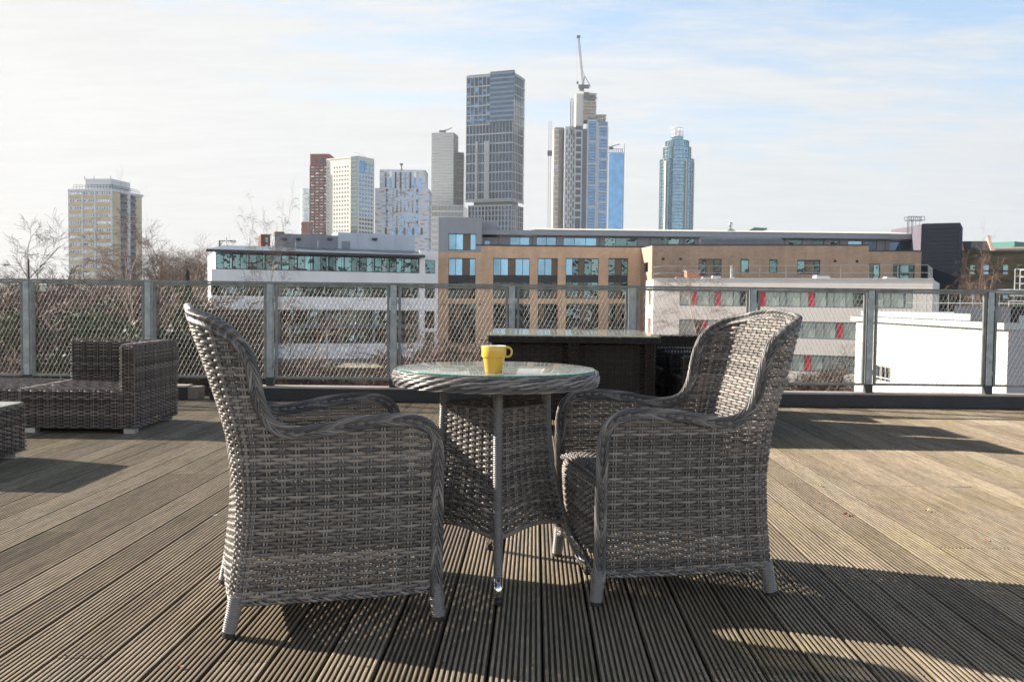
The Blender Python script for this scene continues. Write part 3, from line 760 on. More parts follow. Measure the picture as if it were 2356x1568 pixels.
M_pale = plain('pale_sheet_roof', (.33, .325, .30), .5, .1, .08, 1)
M_navy = plain('navy_cladding', (.010, .017, .031), .85, 0, .25, .8)
M_slate = plain('slate_roof', (.035, .037, .042), .6, 0, .3, 2)
M_rail = plain('white_handrail', (.55, .56, .56), .5, .2, .1, 2)
def Z5(x, y): return s4(1600+x/2.142, 820+y/2.142)
def Z4(x, y): return s4(2500+x/1.476, 750+y/1.476)
def Z1(x, y): return s4(x/2.142, 600+y/2.142)
def ZA(x, y): return s4(680+x/3.336, 880+y/3.336)
def ZB(x, y): return s4(1050+x/3.336, 1200+y/3.336)
def ZC(x, y): return s4(3400+x/3.336, 850+y/3.336)
def ZD(x, y): return s4(2560+x/3.336, 860+y/3.336)
# ---------------------------------------------------------------- white office block with ribbon windows
def white_office():
    t = thing('office_block', 'white four storey office block with teal ribbon windows behind the left railing', 'office building', (0, 0, 0))
    f = face_px(486, 110, 1006, 119.5); a0 = f.uz(965, 690)[0]; ua = f.uz(497, 690)[0]
    def zz(y, x=750): return f.uz(x, y)[1]
    top = zz(582); z_sill = zz(624); b1 = zz(651); s2 = zz(683); b2 = zz(712.5); mid0, mid1 = zz(744), zz(756); s3 = zz(790); b3 = zz(824.5); low = zz(834)
    w0 = MB(); f.box(w0, ua, f.w, GZ, zz(577)-.2, -22, -1.6); f.box(w0, 0, f.w, GZ, low-.4, -22, -1.61)
    for (za, zb_) in ((b1, z_sill), (b2, s2), (b3, s3)):
        f.box(w0, 0, a0, za, zb_, -1.59, 0)
    holes = []
    wx0, wx1 = f.uz(977.5, 690)[0], f.uz(1000, 690)[0]; zt = f.uz(988, 577)[1]
    zu = lambda y: f.uz(988, y)[1]
    for (ya, yb) in ((598, 629), (654, 686), (715, 755), (763, 797)): holes.append((wx0, wx1, zu(yb), zu(ya)))
    wall_holes(w0, f, a0, f.w, GZ, zu(577), holes, .25)
    w0.add([f.p(a0, GZ, 0), f.p(a0, zu(577), 0), f.p(a0, zu(577), -1.6), f.p(a0, GZ, -1.6)], [(0, 1, 2, 3)])
    w0.add([f.p(f.w, GZ, 0), f.p(f.w, zu(577), 0), f.p(f.w, zu(577), -22), f.p(f.w, GZ, -22)], [(0, 1, 2, 3)])
    f.box(w0, a0, f.w, zu(577)-.3, zu(577), -22, -.001)
    w0.make('wall', R_white, t)
    for i, h in enumerate(holes): window(t, f, h, [(1, 't' if i == 0 else 'd')], WM, .2)
    # ribbon windows, one per bay
    def ribbon(zb_, zt_, kinds, n, x0=ua, o=.55):
        for i in range(n):
            a = x0+(a0-x0)*i/n; b = x0+(a0-x0)*(i+1)/n
            window(t, f, (a+.02, b-.02, zb_, zt_), [(1, kinds[i % len(kinds)]), (.8, kinds[(i*3+1) % len(kinds)]), (.35, 't')], WM, o, .09)
    ribbon(z_sill+.02, top-.35, ['t', 'm', 't', 'm'], 13)
    ribbon(s2+.02, b1-.02, ['d', 'm', 'd', 'd'], 13, 0.0, 1.2)
    ribbon(mid1+.1, b2-.02, ['d', 'd', 'm', 'd'], 13, 0.0, 1.2)
    ribbon(s3+.02, mid0-.1, ['d', 'm', 'd', 'd'], 13, 0.0, 1.2)
    mb = MB(); f.box(mb, 0, a0, mid0-.08, mid1+.08, -1.58, -.5)
    for i in range(1, 13, 3): f.box(mb, a0*i/13-.2, a0*i/13+.2, s3+.01, b2-.01, -.49, -.25)
    mb.make('steel_frame', plain('blue_grey_steel', (.10, .135, .17), .5, .3), t)
    # roof overhang
    r = MB(); uo = f.uz(482, 690)[0]-.4; ur = f.uz(972, 690)[0]
    P = [f.p(uo, top+.05, 1.1), f.p(ur, top+.05, 1.1), f.p(ur, top+.75, -3.2), f.p(uo+2.3, top+.75, -3.2), f.p(uo, top-.25, 1.1), f.p(ur, top-.25, 1.1), f.p(ur, top-.25, -3.2), f.p(uo+2.3, top-.25, -3.2)]
    r.add(P, [(0, 1, 2, 3), (0, 4, 5, 1), (4, 7, 6, 5), (1, 5, 6, 2), (0, 3, 7, 4)]); r.make('roof', M_roof, t)
    g = MB(); f.box(g, uo, ur, top-.26, top+.02, 1.101, 1.2); g.make('gutter', M_frame, t)
    # plant room
    q = MB(); u0, zt1 = f.uz(640, 541); u1, _ = f.uz(790, 560); u2, _ = f.uz(972, 560)
    zt2 = f.uz(880, 544)[1]*1.07; zt1 = f.uz(700, 542)[1]*1.05
    f.box(q, u0, u1-.02, top, zt1, -9, -4); q.make('plant_room', M_clad, t)
    q = MB(); f.box(q, u1+.02, u2, top, zt2, -9, -4.02)
    for k in range(4): uu = u1+(u2-u1)*k/4; f.box(q, uu, uu+.08, top, zt2, -4.019, -3.97)
    pr = q.make('plant_room', plain('pale_blue_cladding', (.45, .50, .57), .5, .1, .05, 1), t)
    q = MB(); a = f.rect(800, 551, 819, 577); f.box(q, a[0], a[1], top+.4, a[3], -4.0, -3.9); q.make('louvre', M_clad, pr)
    for px in (663, 696, 771, 877):
        a = f.uz(px, 548); q = MB(); f.box(q, a[0]-.3, a[0]+.3, a[1]-.05, a[1]+.25, -3.96, -3.6); q.make('bulkhead_lamp', M_frame, t)
    for i in range(9):
        u = ua+(a0-ua)*(i+.5)/9; q = MB(); c = f.p(u, top+.7, -3.1); q.cyl(c, (c[0], c[1], c[2]+1.0), .06, 6); q.make('roof_post', M_rail, t)
    # ground floor, sheltered
    q = MB(); f.box(q, f.uz(640, 690)[0], a0, GZ, low, -1.6, -1.2); q.make('ground_floor_glazing', G_teal, t)
    q = MB(); f.box(q, f.uz(650, 690)[0], f.uz(950, 690)[0], low-.25, low+.1, -1.2, 3.0); q.make('canopy', M_clad2, t)
    lp = thing('street_lamp', 'thin dark street lamp standing behind the left end of the white office roof', 'street lamp', tuple(at(505.5, 640, 150)))
    q = MB(); z0 = -at(505.5, 640, 150).z+GZ; z1 = at(505.5, 553, 150).z-at(505.5, 640, 150).z
    q.cyl((0, 0, z0), (0, 0, z1), .14, 8); q.cyl((0, 0, z1-.05), (1.9, 0, z1-.05), .07, 6); q.cyl((0, 0, z1-.8), (.6, 0, z1-.1), .05, 6); q.make('pole', M_frame, lp)
    q = MB(); q.box(1.7, 2.6, -.15, .15, z1-.2, z1-.02); q.make('lamp_head', M_frame, lp)
white_office()
# ---------------------------------------------------------------- buff brick block
def buff_block():
    t = thing('brick_block', 'buff brick apartment block with tall dark window bays behind the middle of the railing', 'apartment block', (0, 0, 0))
    f = face_px(1007.5, 125, 1484, 125)
    cols = [(415, 648), (800, 1113), (1182, 1352), (1422, 1703), (1787, 1955)]
    rows = [(455, 800), (845, 1185), (1235, 1560)]
    lay = [[(1, 'g'), (1, 'g'), (.05, 'g'), (1, 'p'), (.9, 'g')], [(1, 'g'), (1, 'g'), (1, 'p'), (1, 'g'), (1, 'g')], [(1, 'g'), (1, 'g'), (.9, 'p')], [(1, 'g'), (.9, 'm'), (.9, 'p'), (1.1, 'm'), (1.1, 'm')], [(1, 'm'), (1, 'p'), (1, 'm')]]
    lay2 = [[(k[0], {'g': 'd', 'm': 'm', 'p': 'p'}[k[1]]) for k in L] for L in lay]
    x_par = f.uz(*Z5(650, 700))[0]; zpar = f.uz(*Z5(1300, 355))[1]; zlow = f.uz(*Z5(490, 402))[1]; zcon = GZ
    w_ = MB(); holes = []; wins = []
    for ri, (ya, yb) in enumerate(rows):
        for ci, (xa, xb) in enumerate(cols):
            (pa, qa), (pb, qb) = Z5(xa, ya), Z5(xb, yb); m = (pa+pb)/2
            u0, u1, z0, z1 = f.uz(pa, qa)[0], f.uz(pb, qa)[0], f.uz(m, qb)[1], f.uz(m, qa)[1]
            if ri == 2 and ci == 0: continue
            holes.append((u0, u1, z0, z1)); wins.append((u0, u1, z0, z1, ri, ci))
    for (x, y) in ((372, 848), (687, 851)):
        (pa, qa), (pb, qb) = Z5(x-10, y-9), Z5(x+10, y+9); r = f.rect(pa, qa, pb, qb); holes.append(r)
    wall_holes(w_, f, 0, x_par, zcon, zlow, [h for h in holes if h[1] < x_par+.5 or h[0] < x_par], .4)
    wall_holes(w_, f, x_par, f.w, zcon, zpar, [h for h in holes if h[0] > x_par], .4)
    w_.make('wall', B_buff, t)
    c = MB(); f.box(c, 0, f.w+60, zcon, zlow-.3, -16, -.62); c.make('core', M_frame, t)
    c = MB(); f.box(c, x_par-.1, f.w, zpar, zpar+.18, -.6, .06); c.make('coping', M_frame, t)
    c = MB(); f.quad(c, x_par-.1, f.w, zpar-.6, zpar-.6, -.01); 
    p = MB(); p.add([f.p(x_par, zpar-.1, -.6), f.p(f.w, zpar-.1, -.6), f.p(f.w, zpar-.1, -5), f.p(x_par, zpar-.1, -5)], [(0, 1, 2, 3)]); p.make('terrace_floor', M_clad2, t)
    for (u0, u1, z0, z1, ri, ci) in wins:
        h = z1-z0
        if ri == 0:
            L = lay[ci]; window(t, f, (u0, u1, z1-h*.435, z1), L, WM, .36, .10)
            window(t, f, (u0, u1, z0, z0+h*.42), lay2[ci], WM, .36, .10)
        else:
            L = lay2[ci]; window(t, f, (u0, u1, z1-h*.44, z1), L[::-1], WM, .36, .10)
            window(t, f, (u0, u1, z0, z0+h*.42), L, WM, .36, .10)
        b = MB(); f.box(b, u0+.01, u1-.01, z0+h*.422, z1-h*.437, -.45, -.28); b.make('spandrel', M_frame, t)
    # grey metal corner box on top
    q = MB(); (pa, qa), (pb, qb) = Z5(330, 105), Z5(700, 398); r = f.rect(pa, qa, pb, qb)
    (pa, qa), (pb, qb) = Z5(415, 245), Z5(650, 393); h = f.rect(pa, qa, pb, qb)
    h = (h[0], h[1], zlow+.25, h[3]); wall_holes(q, f, r[0], r[1], zlow, r[3], [h], .4, .03)
    q.add([f.p(r[1], zlow, .03), f.p(r[1], r[3], .03), f.p(r[1], r[3], -9), f.p(r[1], zlow, -9)], [(0, 1, 2, 3)])
    q.add([f.p(r[0], zlow, .03), f.p(r[0], r[3], .03), f.p(r[0], r[3], -9), f.p(r[0], zlow, -9)], [(0, 3, 2, 1)])
    q.add([f.p(r[0], r[3], .03), f.p(r[1], r[3], .03), f.p(r[1], r[3], -9), f.p(r[0], r[3], -9)], [(0, 1, 2, 3)])
    f.box(q, r[0]+.02, r[1]-.02, zlow, r[3]-.1, -8.9, -.5)
    q.make('corner_box', M_clad2, t); window(t, f, h, [(1, 'g'), (1, 'g'), (1, 'p'), (.8, 'g')], WM, .3, .09)
    q = MB(); (pa, qa), (pb, qb) = Z5(700, 122), Z5(830, 262); r = f.rect(pa, qa, pb, qb); f.box(q, r[1]-(r[1]-r[0]), r[1], r[2], r[3], -9, -3.2)
    (pa, qa), (pb, qb) = Z5(830, 165), Z5(858, 215); r = f.rect(pa, qa, pb, qb); f.box(q, r[0], r[1], r[2], r[3], -8, -4); q.make('stair_head', M_clad2, t)
    # set back top storey, runs behind both wings
    g = Face(f.p(0, 0, -3.2)[:2], f.p(10, 0, -3.2)[:2])
    def R(xa, ya, xb, yb, Z=Z5):
        (pa, qa), (pb, qb) = Z(xa, ya), Z(xb, yb); return g.rect(pa, qa, pb, qb)
    wins2 = [R(722, 300, 775, 346), R(942, 272, 1110, 352), R(1170, 272, 1338, 354), R(1400, 277, 1685, 357), R(1752, 280, 2035, 362), R(2205, 285, 2600, 372)]
    w2 = [R(190, 298, 322, 336, Z4), R(363, 300, 412, 336, Z4), R(965, 306, 1048, 346, Z4), R(1095, 309, 1176, 346, Z4), R(1213, 312, 1268, 348, Z4), R(1318, 313, 1402, 349, Z4)]
    wins2 = wins2[:-1]+w2+[R(1425, 315, 1488, 376, Z4), R(1562, 318, 1686, 377, Z4)]
    uE = R(1735, 300, 1738, 350, Z4)[0]; uS = R(702, 262, 710, 350)[0]; zE = g.uz(*Z5(1400, 264))[1]
    q = MB(); wall_holes(q, g, uS, uE, zpar-2.2, zE, wins2, .3); q.make('top_storey', plain('grey_panel_wall', (.27, .28, .30), .6, .1, .07, .6, 0, True), t)
    q = MB(); g.box(q, uS, uE, zpar-2.2, zE-.02, -8, -.4); q.make('top_storey_core', M_frame, t)
    q = MB()
    for i in range(1, 26):
        u = uS+(uE-uS)*i/26
        if not any(h[0]-.2 < u < h[1]+.2 for h in wins2): g.box(q, u-.06, u+.06, zpar-1.2, zE-.05, .0, .10)
    q.make('mullion', M_frameg, t)
    for i, h in enumerate(wins2):
        n = max(1, round((h[1]-h[0])/1.6)); kd = 'g' if (i < 4 or i > 9) else 'm'
        if i == 0: kd = 'g'
        w_ = window(t, g, h, [(1, kd)]*n, WM, .22, .09, M_frameg)
    # mono pitch roof with ribbed pale sheets
    uR = R(1738, 250, 1740, 280, Z4)[0]; zt = g.uz(*Z5(1400, 224))[1]
    q = MB(); g.box(q, uS-.3, uR, zE, zt, .2, 1.1); q.make('eave', M_clad2, t)
    q = MB(); n = 230; d0, d1 = 1.09, -9.5; zr = zt+.95
    u = np.linspace(uS+7, uR-.2, n*2); rid = .14*(np.arange(n*2) % 2)
    P = np.zeros((2, n*2, 3))
    for j, (o_, z_) in enumerate(((d0, zt+.02), (d1, zr))):
        for i in range(n*2): P[j, i] = g.p(u[i], z_+rid[i], o_)
    q.sheet(P); q.make('ribbed_roof', M_pale, t)
    q = MB(); g.box(q, uS+7, uR, zt+.001, zr-.01, -9.6, -9.5); q.make('roof_back', M_clad2, t)
    return t, f, g, zpar
bt, bf, bg_, zpar = buff_block()
def right_wing():
    t = thing('brick_wing', 'brown brick wing with small dark windows stepping forward right of the buff block', 'apartment block', (0, 0, 0))
    pl, pr = Z4(155, 400)[0], Z4(1742, 400)[0]
    f = face_px(pl, 119, pr, 113)
    uM = f.uz(*Z4(1438, 400))[0]; z1 = f.uz(*Z4(800, 343))[1]; z2 = f.uz(*Z4(1590, 378))[1]
    hs = []
    spec = [(433, 420, 570, 520, [(1, 'm'), (1.1, 'p'), (1.2, 'd')]), (684, 422, 732, 505, [(1, 't')]), (852, 424, 900, 506, [(1, 't')]), (1016, 427, 1152, 512, [(1, 't'), (1.1, 'p'), (.8, 'm')]),
            (1437, 450, 1505, 550, [(1, 'd'), (1.3, 't')]), (1582, 452, 1710, 550, [(1, 'd'), (1.3, 't'), (.8, 'd')])]
    for s_ in spec:
        (pa, qa), (pb, qb) = Z4(s_[0], s_[1]), Z4(s_[2], s_[3]); hs.append(f.rect(pa, qa, pb, qb))
    sq = []
    for x, y in ((225, 421), (328, 422), (1240, 434), (1370, 435)):
        (pa, qa), (pb, qb) = Z4(x-8, y-7), Z4(x+8, y+7); sq.append(f.rect(pa, qa, pb, qb))
    m = MB(); wall_holes(m, f, 0, uM, GZ, z1, [h for h in hs+sq if h[0] < uM-.1], .35); wall_holes(m, f, uM, f.w, GZ, z2, [h for h in hs if h[0] > uM-.1], .35)
    # sunlit return face on the left
    A = f.p(0, 0, 0); Bq = (A[0]-.6, 125.0)
    g = Face(Bq, A[:2]); a = g.w
    hh = (a*.32, a*.68, f.uz(*Z4(150, 495))[1], f.uz(*Z4(150, 437))[1]); wall_holes(m, g, 0, a, GZ, z1, [hh], .3)
    m.make('wall', B_buff2, t)
    c = MB(); f.box(c, .5, f.w-.3, GZ, z2-.5, -9, -.5); f.box(c, .5, uM-.2, z2-.5, z1-.4, -9, -.5); c.make('core', M_frame, t)
    c = MB(); f.box(c, 0, uM, z1, z1+.16, -.5, .05); f.box(c, uM+.01, f.w, z2, z2+.16, -.5, .05); c.make('coping', M_frame, t)
    c = MB(); f.quad(c, .1, uM, z1-.1, z1-.1, 0); c.add([f.p(.1, z1-.1, -.5), f.p(uM, z1-.1, -.5), f.p(uM, z1-.1, -8), f.p(.1, z1-.1, -8)], [(0, 1, 2, 3)]); c.make('roof_deck', M_clad2, t)
    for s_, h in zip(spec, hs): window(t, f, (h[0], h[1], h[2], h[3]), s_[4], WM, .3, .14)
    window(t, g, hh, [(1, 'd')], WM, .25, .1)
    for i in range(4):
        c = MB(); f.box(c, f.w*(.1+.24*i), f.w*(.1+.24*i)+.05, GZ, z2-.1, .001, .012); c.make('movement_joint', plain('joint%d' % i, (.2, .14, .1), .8), t)
    # roof plant enclosure
    e = thing('plant_enclosure', 'long low grey plant enclosure on the roof of the brown brick wing', 'roof plant', (0, 0, 0))
    (pa, qa), (pb, qb) = Z4(443, 293), Z4(925, 340); h = Face(f.p(0, 0, -3.5)[:2], f.p(10, 0, -3.5)[:2]); r = h.rect(pa, qa, pb, qb)
    q = MB(); h.box(q, r[0], r[1], z1-.1, r[3], -3.5, 0)
    q.make('louvred_box', M_clad, e)
    q = MB()
    for i in range(9): h.box(q, r[0]+.1, r[1]-.1, z1+.1+(r[3]-z1-.3)*i/9, z1+.16+(r[3]-z1-.3)*i/9, .0, .05)
    q.make('louvre_slats', plain('louvre_blue_grey', (.13, .16, .20), .5, .3), e)
    # flue cowl
    k = thing('chimney_cowl', 'shiny metal flue cowl on a grey box on the long pale roof', 'chimney', tuple(bg_.p(bg_.uz(*Z4(652, 270))[0], bg_.uz(*Z4(652, 291))[1], -3)))
    fy = 130/2160; s = fy/1.7385/1.476*1.02
    q = MB(); q.box(-27*s, 27*s, -27*s, 27*s, 0, 40*s); prism2 = [(-27*s, 40*s), (0, 60*s), (27*s, 40*s)]
    q.add([(-27*s, -27*s, 40*s), (27*s, -27*s, 40*s), (27*s, 27*s, 40*s), (-27*s, 27*s, 40*s), (0, 0, 62*s)], None, [(0, 1, 4), (1, 2, 4), (2, 3, 4), (3, 0, 4)])
    q.make('base', plain('grey_flue_base', (.33, .37, .40), .5, .3), k)
    q = MB(); q.lathe((0, 0, 0), [(7*s, 50*s), (7*s, 64*s), (13*s, 75*s), (13*s, 86*s), (9*s, 92*s), (0, 94*s)], 14); q.make('cowl', M_chrome if False else plain('cowl_metal', (.6, .6, .6), .3, .7), k, True)
    return f
wf = right_wing()
def navy_block():
    t = thing('navy_block', 'tall plain dark navy clad block at the right end of the brick wing', 'building', (0, 0, 0))
    (pa, _), (pb, _) = Z4(1748, 300), Z4(1972, 300); A = at(pa, 600, 119); Bp = at(pb, 600, 117)
    f = Face((A.x, A.y), (Bp.x, Bp.y)); zt = f.uz(*Z4(1860, 210))[1]
    q = MB(); f.box(q, 0, f.w, GZ, zt, -9, 0)
    for i in range(int((zt-GZ)/.5)): f.box(q, 0.02, f.w-.02, GZ+i*.5, GZ+i*.5+.04, .001, .02)
    q.make('wall', M_navy, t)
    C0 = at(Z4(1565, 250)[0], 600, 150); g = Face((C0.x, C0.y), (A.x-.05, A.y+.1)); za = g.uz(*Z4(1567, 252))[1]
    q = MB(); u0, u1 = 0, g.w
    v = [g.p(u0, GZ, 0), g.p(u1, GZ, 0), g.p(u1, zt-.1, 0), g.p(u0, za, 0), g.p(u0, GZ, -4), g.p(u1, GZ, -4), g.p(u1, zt-.1, -4), g.p(u0, za, -4)]
    q.add(v, [(0, 1, 2, 3), (4, 7, 6, 5), (3, 2, 6, 7), (0, 3, 7, 4)]); q.make('side_wall', plain('mauve_cladding', (.13, .115, .15), .6, .1, .1, 1), t)
    k = thing('roof_gantry', 'open lattice metal gantry rising beside the dark navy block', 'gantry', tuple(at(Z4(1700, 270)[0], Z4(1700, 270)[1], 121)))
    s = 121/2160/1.7385/1.476; q = MB(); m = plain('gantry_steel', (.16, .18, .20), .5, .4)
    def bar(x0, z0, x1, z1, y=0): q.cyl((x0*s, y, z0*s), (x1*s, y, z1*s), 1.6*s, 5)
    for y in (0, 1.2):
        bar(-12, -4, -12, 78, y); bar(-2, -4, -2, 78, y); bar(38, 50, 38, 78, y)
        bar(-30, 78, 68, 78, y); bar(-30, 99, 68, 99, y)
        for x in (-30, -14, 0, 12, 24, 36, 48, 66): bar(x, 78, x, 99, y)
        for z in range(0, 78, 10): bar(-12, z, -2, z, y)
    for x in (-30, -12, 38, 66):
        q.cyl((x*s, 0, 78*s), (x*s, 1.2, 78*s), 1.6*s, 5)
    q.make('lattice', m, k)
    p = at(*Z4(2000, 600), 122); t = thing('stock_brick_building', 'old sooty brown brick building with cream arched windows at the right picture edge', 'building', (0, 0, 0))
    (pa, _), (pb, _) = Z4(1966, 500), Z4(2700, 500); A = at(pa, 600, 124); Bp = at(pb, 600, 120); f = Face((A.x, A.y), (Bp.x, Bp.y))
    z1 = f.uz(*Z4(2150, 388))[1]; hs = []
    for row, (ya, yb) in enumerate(((452, 516), (596, 660), (740, 800))):
        for (xa, xb) in ((2036, 2072), (2115, 2153), (2230, 2267), (2312, 2350), (2400, 2440)):
            (a, c), (b, d) = Z4(xa, ya), Z4(xb, yb); hs.append(f.rect(a, c, b, d))
    m = MB(); wall_holes(m, f, 0, f.w, GZ, z1, hs, .3); m.quad if False else None
    m.add([f.p(0, GZ, 0), f.p(0, z1, 0), f.p(0, z1, -14), f.p(0, GZ, -14)], [(0, 3, 2, 1)]); m.make('wall', B_stock, t)
    c = MB(); f.box(c, .2, f.w, GZ, z1-.3, -14, -.5); c.make('core', M_frame, t)
    c = MB(); f.box(c, -.1, f.w, z1, z1+.35, -.5, .25); f.box(c, 0, f.w, hs[0][2]-.75, hs[0][2]-.5, .001, .18); f.box(c, 0, f.w, z1-2.4, z1-2.2, .001, .10); c.make('cornice', plain('sooty_stone', (.10, .09, .06), .9, 0, .3), t)
    for i, h in enumerate(hs): 
        w_ = window(t, f, h, [(1, 'g' if i % 3 else 'm')], WM, .2, .14, plain('ochre_frame%d' % i, (.42, .28, .07), .6) if i < 5 else M_frameg)
    r = thing('gabled_house', 'slate roofed house with an orange brick gable above the old brown building', 'house', (0, 0, 0))
    A = at(Z4(2008, 385)[0], 600, 140); Bp = at(Z4(2165, 385)[0], 600, 139); g = Face((A.x, A.y), (Bp.x, Bp.y)); zb_ = g.uz(*Z4(2080, 392))[1]; zt = g.uz(*Z4(2080, 306))[1]
    h_ = zt-zb_; q = MB()
    q.add([g.p(0, zb_, 0), g.p(g.w, zb_, 0), g.p(g.w, zt, -4), g.p(0, zt, -4), g.p(0, zb_, -8), g.p(g.w, zb_, -8)], [(0, 1, 2, 3), (3, 2, 5, 4)]); q.make('roof', M_slate, r)
    q = MB(); x0 = -.2
    prof = [(0, zb_), (-4, zt+.5), (-8, zb_)]
    q.add([g.p(0, GZ, 0), g.p(0, zb_, .1), g.p(-.0, zt+.6, -4), g.p(0, zb_, -8.1), g.p(0, GZ, -8)]+[g.p(-2.2, GZ, 0), g.p(-2.2, zb_, .1), g.p(-.8, zt+.3, -4), g.p(-2.2, zb_, -8.1), g.p(-2.2, GZ, -8)],
          [(5, 6, 1, 0), (6, 7, 2, 1), (7, 8, 3, 2), (8, 9, 4, 3)], [(5, 7, 6), (5, 9, 7), (9, 8, 7)]); q.make('gable', plain('orange_brick', (.50, .20, .12), .85, 0, .15), r)
    q = MB(); g.box(q, .01, g.w, GZ, zb_, -8, -.01); q.make('wall', B_red, r)
    q = MB(); q.add([g.p(g.w, GZ, .1), g.p(g.w, zb_, .1), g.p(g.w, zt+.9, -4), g.p(g.w, zb_, -8.1), g.p(g.w+.4, GZ, .1), g.p(g.w+.4, zb_, .1), g.p(g.w+.4, zt+.9, -4), g.p(g.w+.4, zb_, -8.1)], [(0, 4, 5, 1), (1, 5, 6, 2), (2, 6, 7, 3), (4, 5, 6, 7), (0, 1, 2, 3)]); q.make('gable_parapet', plain('pale_brick_gable', (.40, .30, .24), .85), r)
    r = thing('green_clad_building', 'distant green clad building with fins behind the slate roof on the right', 'building', (0, 0, 0))
    A = at(Z4(2152, 385)[0], 600, 190); Bp = at(Z4(2296, 385)[0], 600, 186); g = Face((A.x, A.y), (Bp.x, Bp.y)); zt = g.uz(*Z4(2220, 321))[1]
    q = MB(); g.box(q, 0, g.w, GZ, zt, -12, 0); q.make('wall', plain('green_cladding', (.05, .20, .17), .5, .1, .1), r)
    for i in range(14):
        q = MB(); u = g.w*(.06+.065*i); g.box(q, u, u+.35, zt-3.6, zt-1.0, .001, .25); q.make('fin', M_frameg, r)
    r = thing('low_cream_building', 'low cream stone building behind the old brown brick building, right edge', 'building', (0, 0, 0))
    A = at(Z4(2180, 385)[0], 600, 165); Bp = at(Z4(2560, 385)[0], 600, 160); g = Face((A.x, A.y), (Bp.x, Bp.y)); zt = g.uz(*Z4(2260, 362))[1]
    q = MB(); g.box(q, 0, g.w, GZ, zt, -6, 0); q.make('wall', plain('cream_stone', (.55, .45, .37), .8), r)
    q = MB(); g.box(q, -.2, g.w, zt, zt+.3, -6, .3); q.make('parapet', plain('cream_coping', (.5, .42, .36), .8), r)
    r = thing('copper_roof', 'green copper roof of a distant building rising behind the chimney cowl', 'roof', (0, 0, 0))
    A = at(Z4(690, 250)[0], 600, 240); Bp = at(Z4(835, 250)[0], 600, 240); g = Face((A.x, A.y), (Bp.x, Bp.y)); za = g.uz(*Z4(760, 247))[1]; zt = g.uz(*Z4(712, 234))[1]
    q = MB(); zb2 = za-3; v = [g.p(-3, zb2, 0), g.p(g.w, zb2+3, 0), g.p(g.w, zb2+3.4, 0), g.p(3, zt, 0), g.p(-3, zb2, -8), g.p(g.w, zb2+3, -8), g.p(g.w, zb2+3.4, -8), g.p(3, zt, -8)]
    q.add(v, [(0, 1, 2, 3), (3, 2, 6, 7), (0, 3, 7, 4), (1, 5, 6, 2)]); q.make('roof', plain('verdigris', (.16, .28, .24), .6), r)
    q = MB(); g.box(q, 0, g.w-1, GZ, zb2+.2, -7, -.5); q.make('wall', M_clad, r)
navy_block()
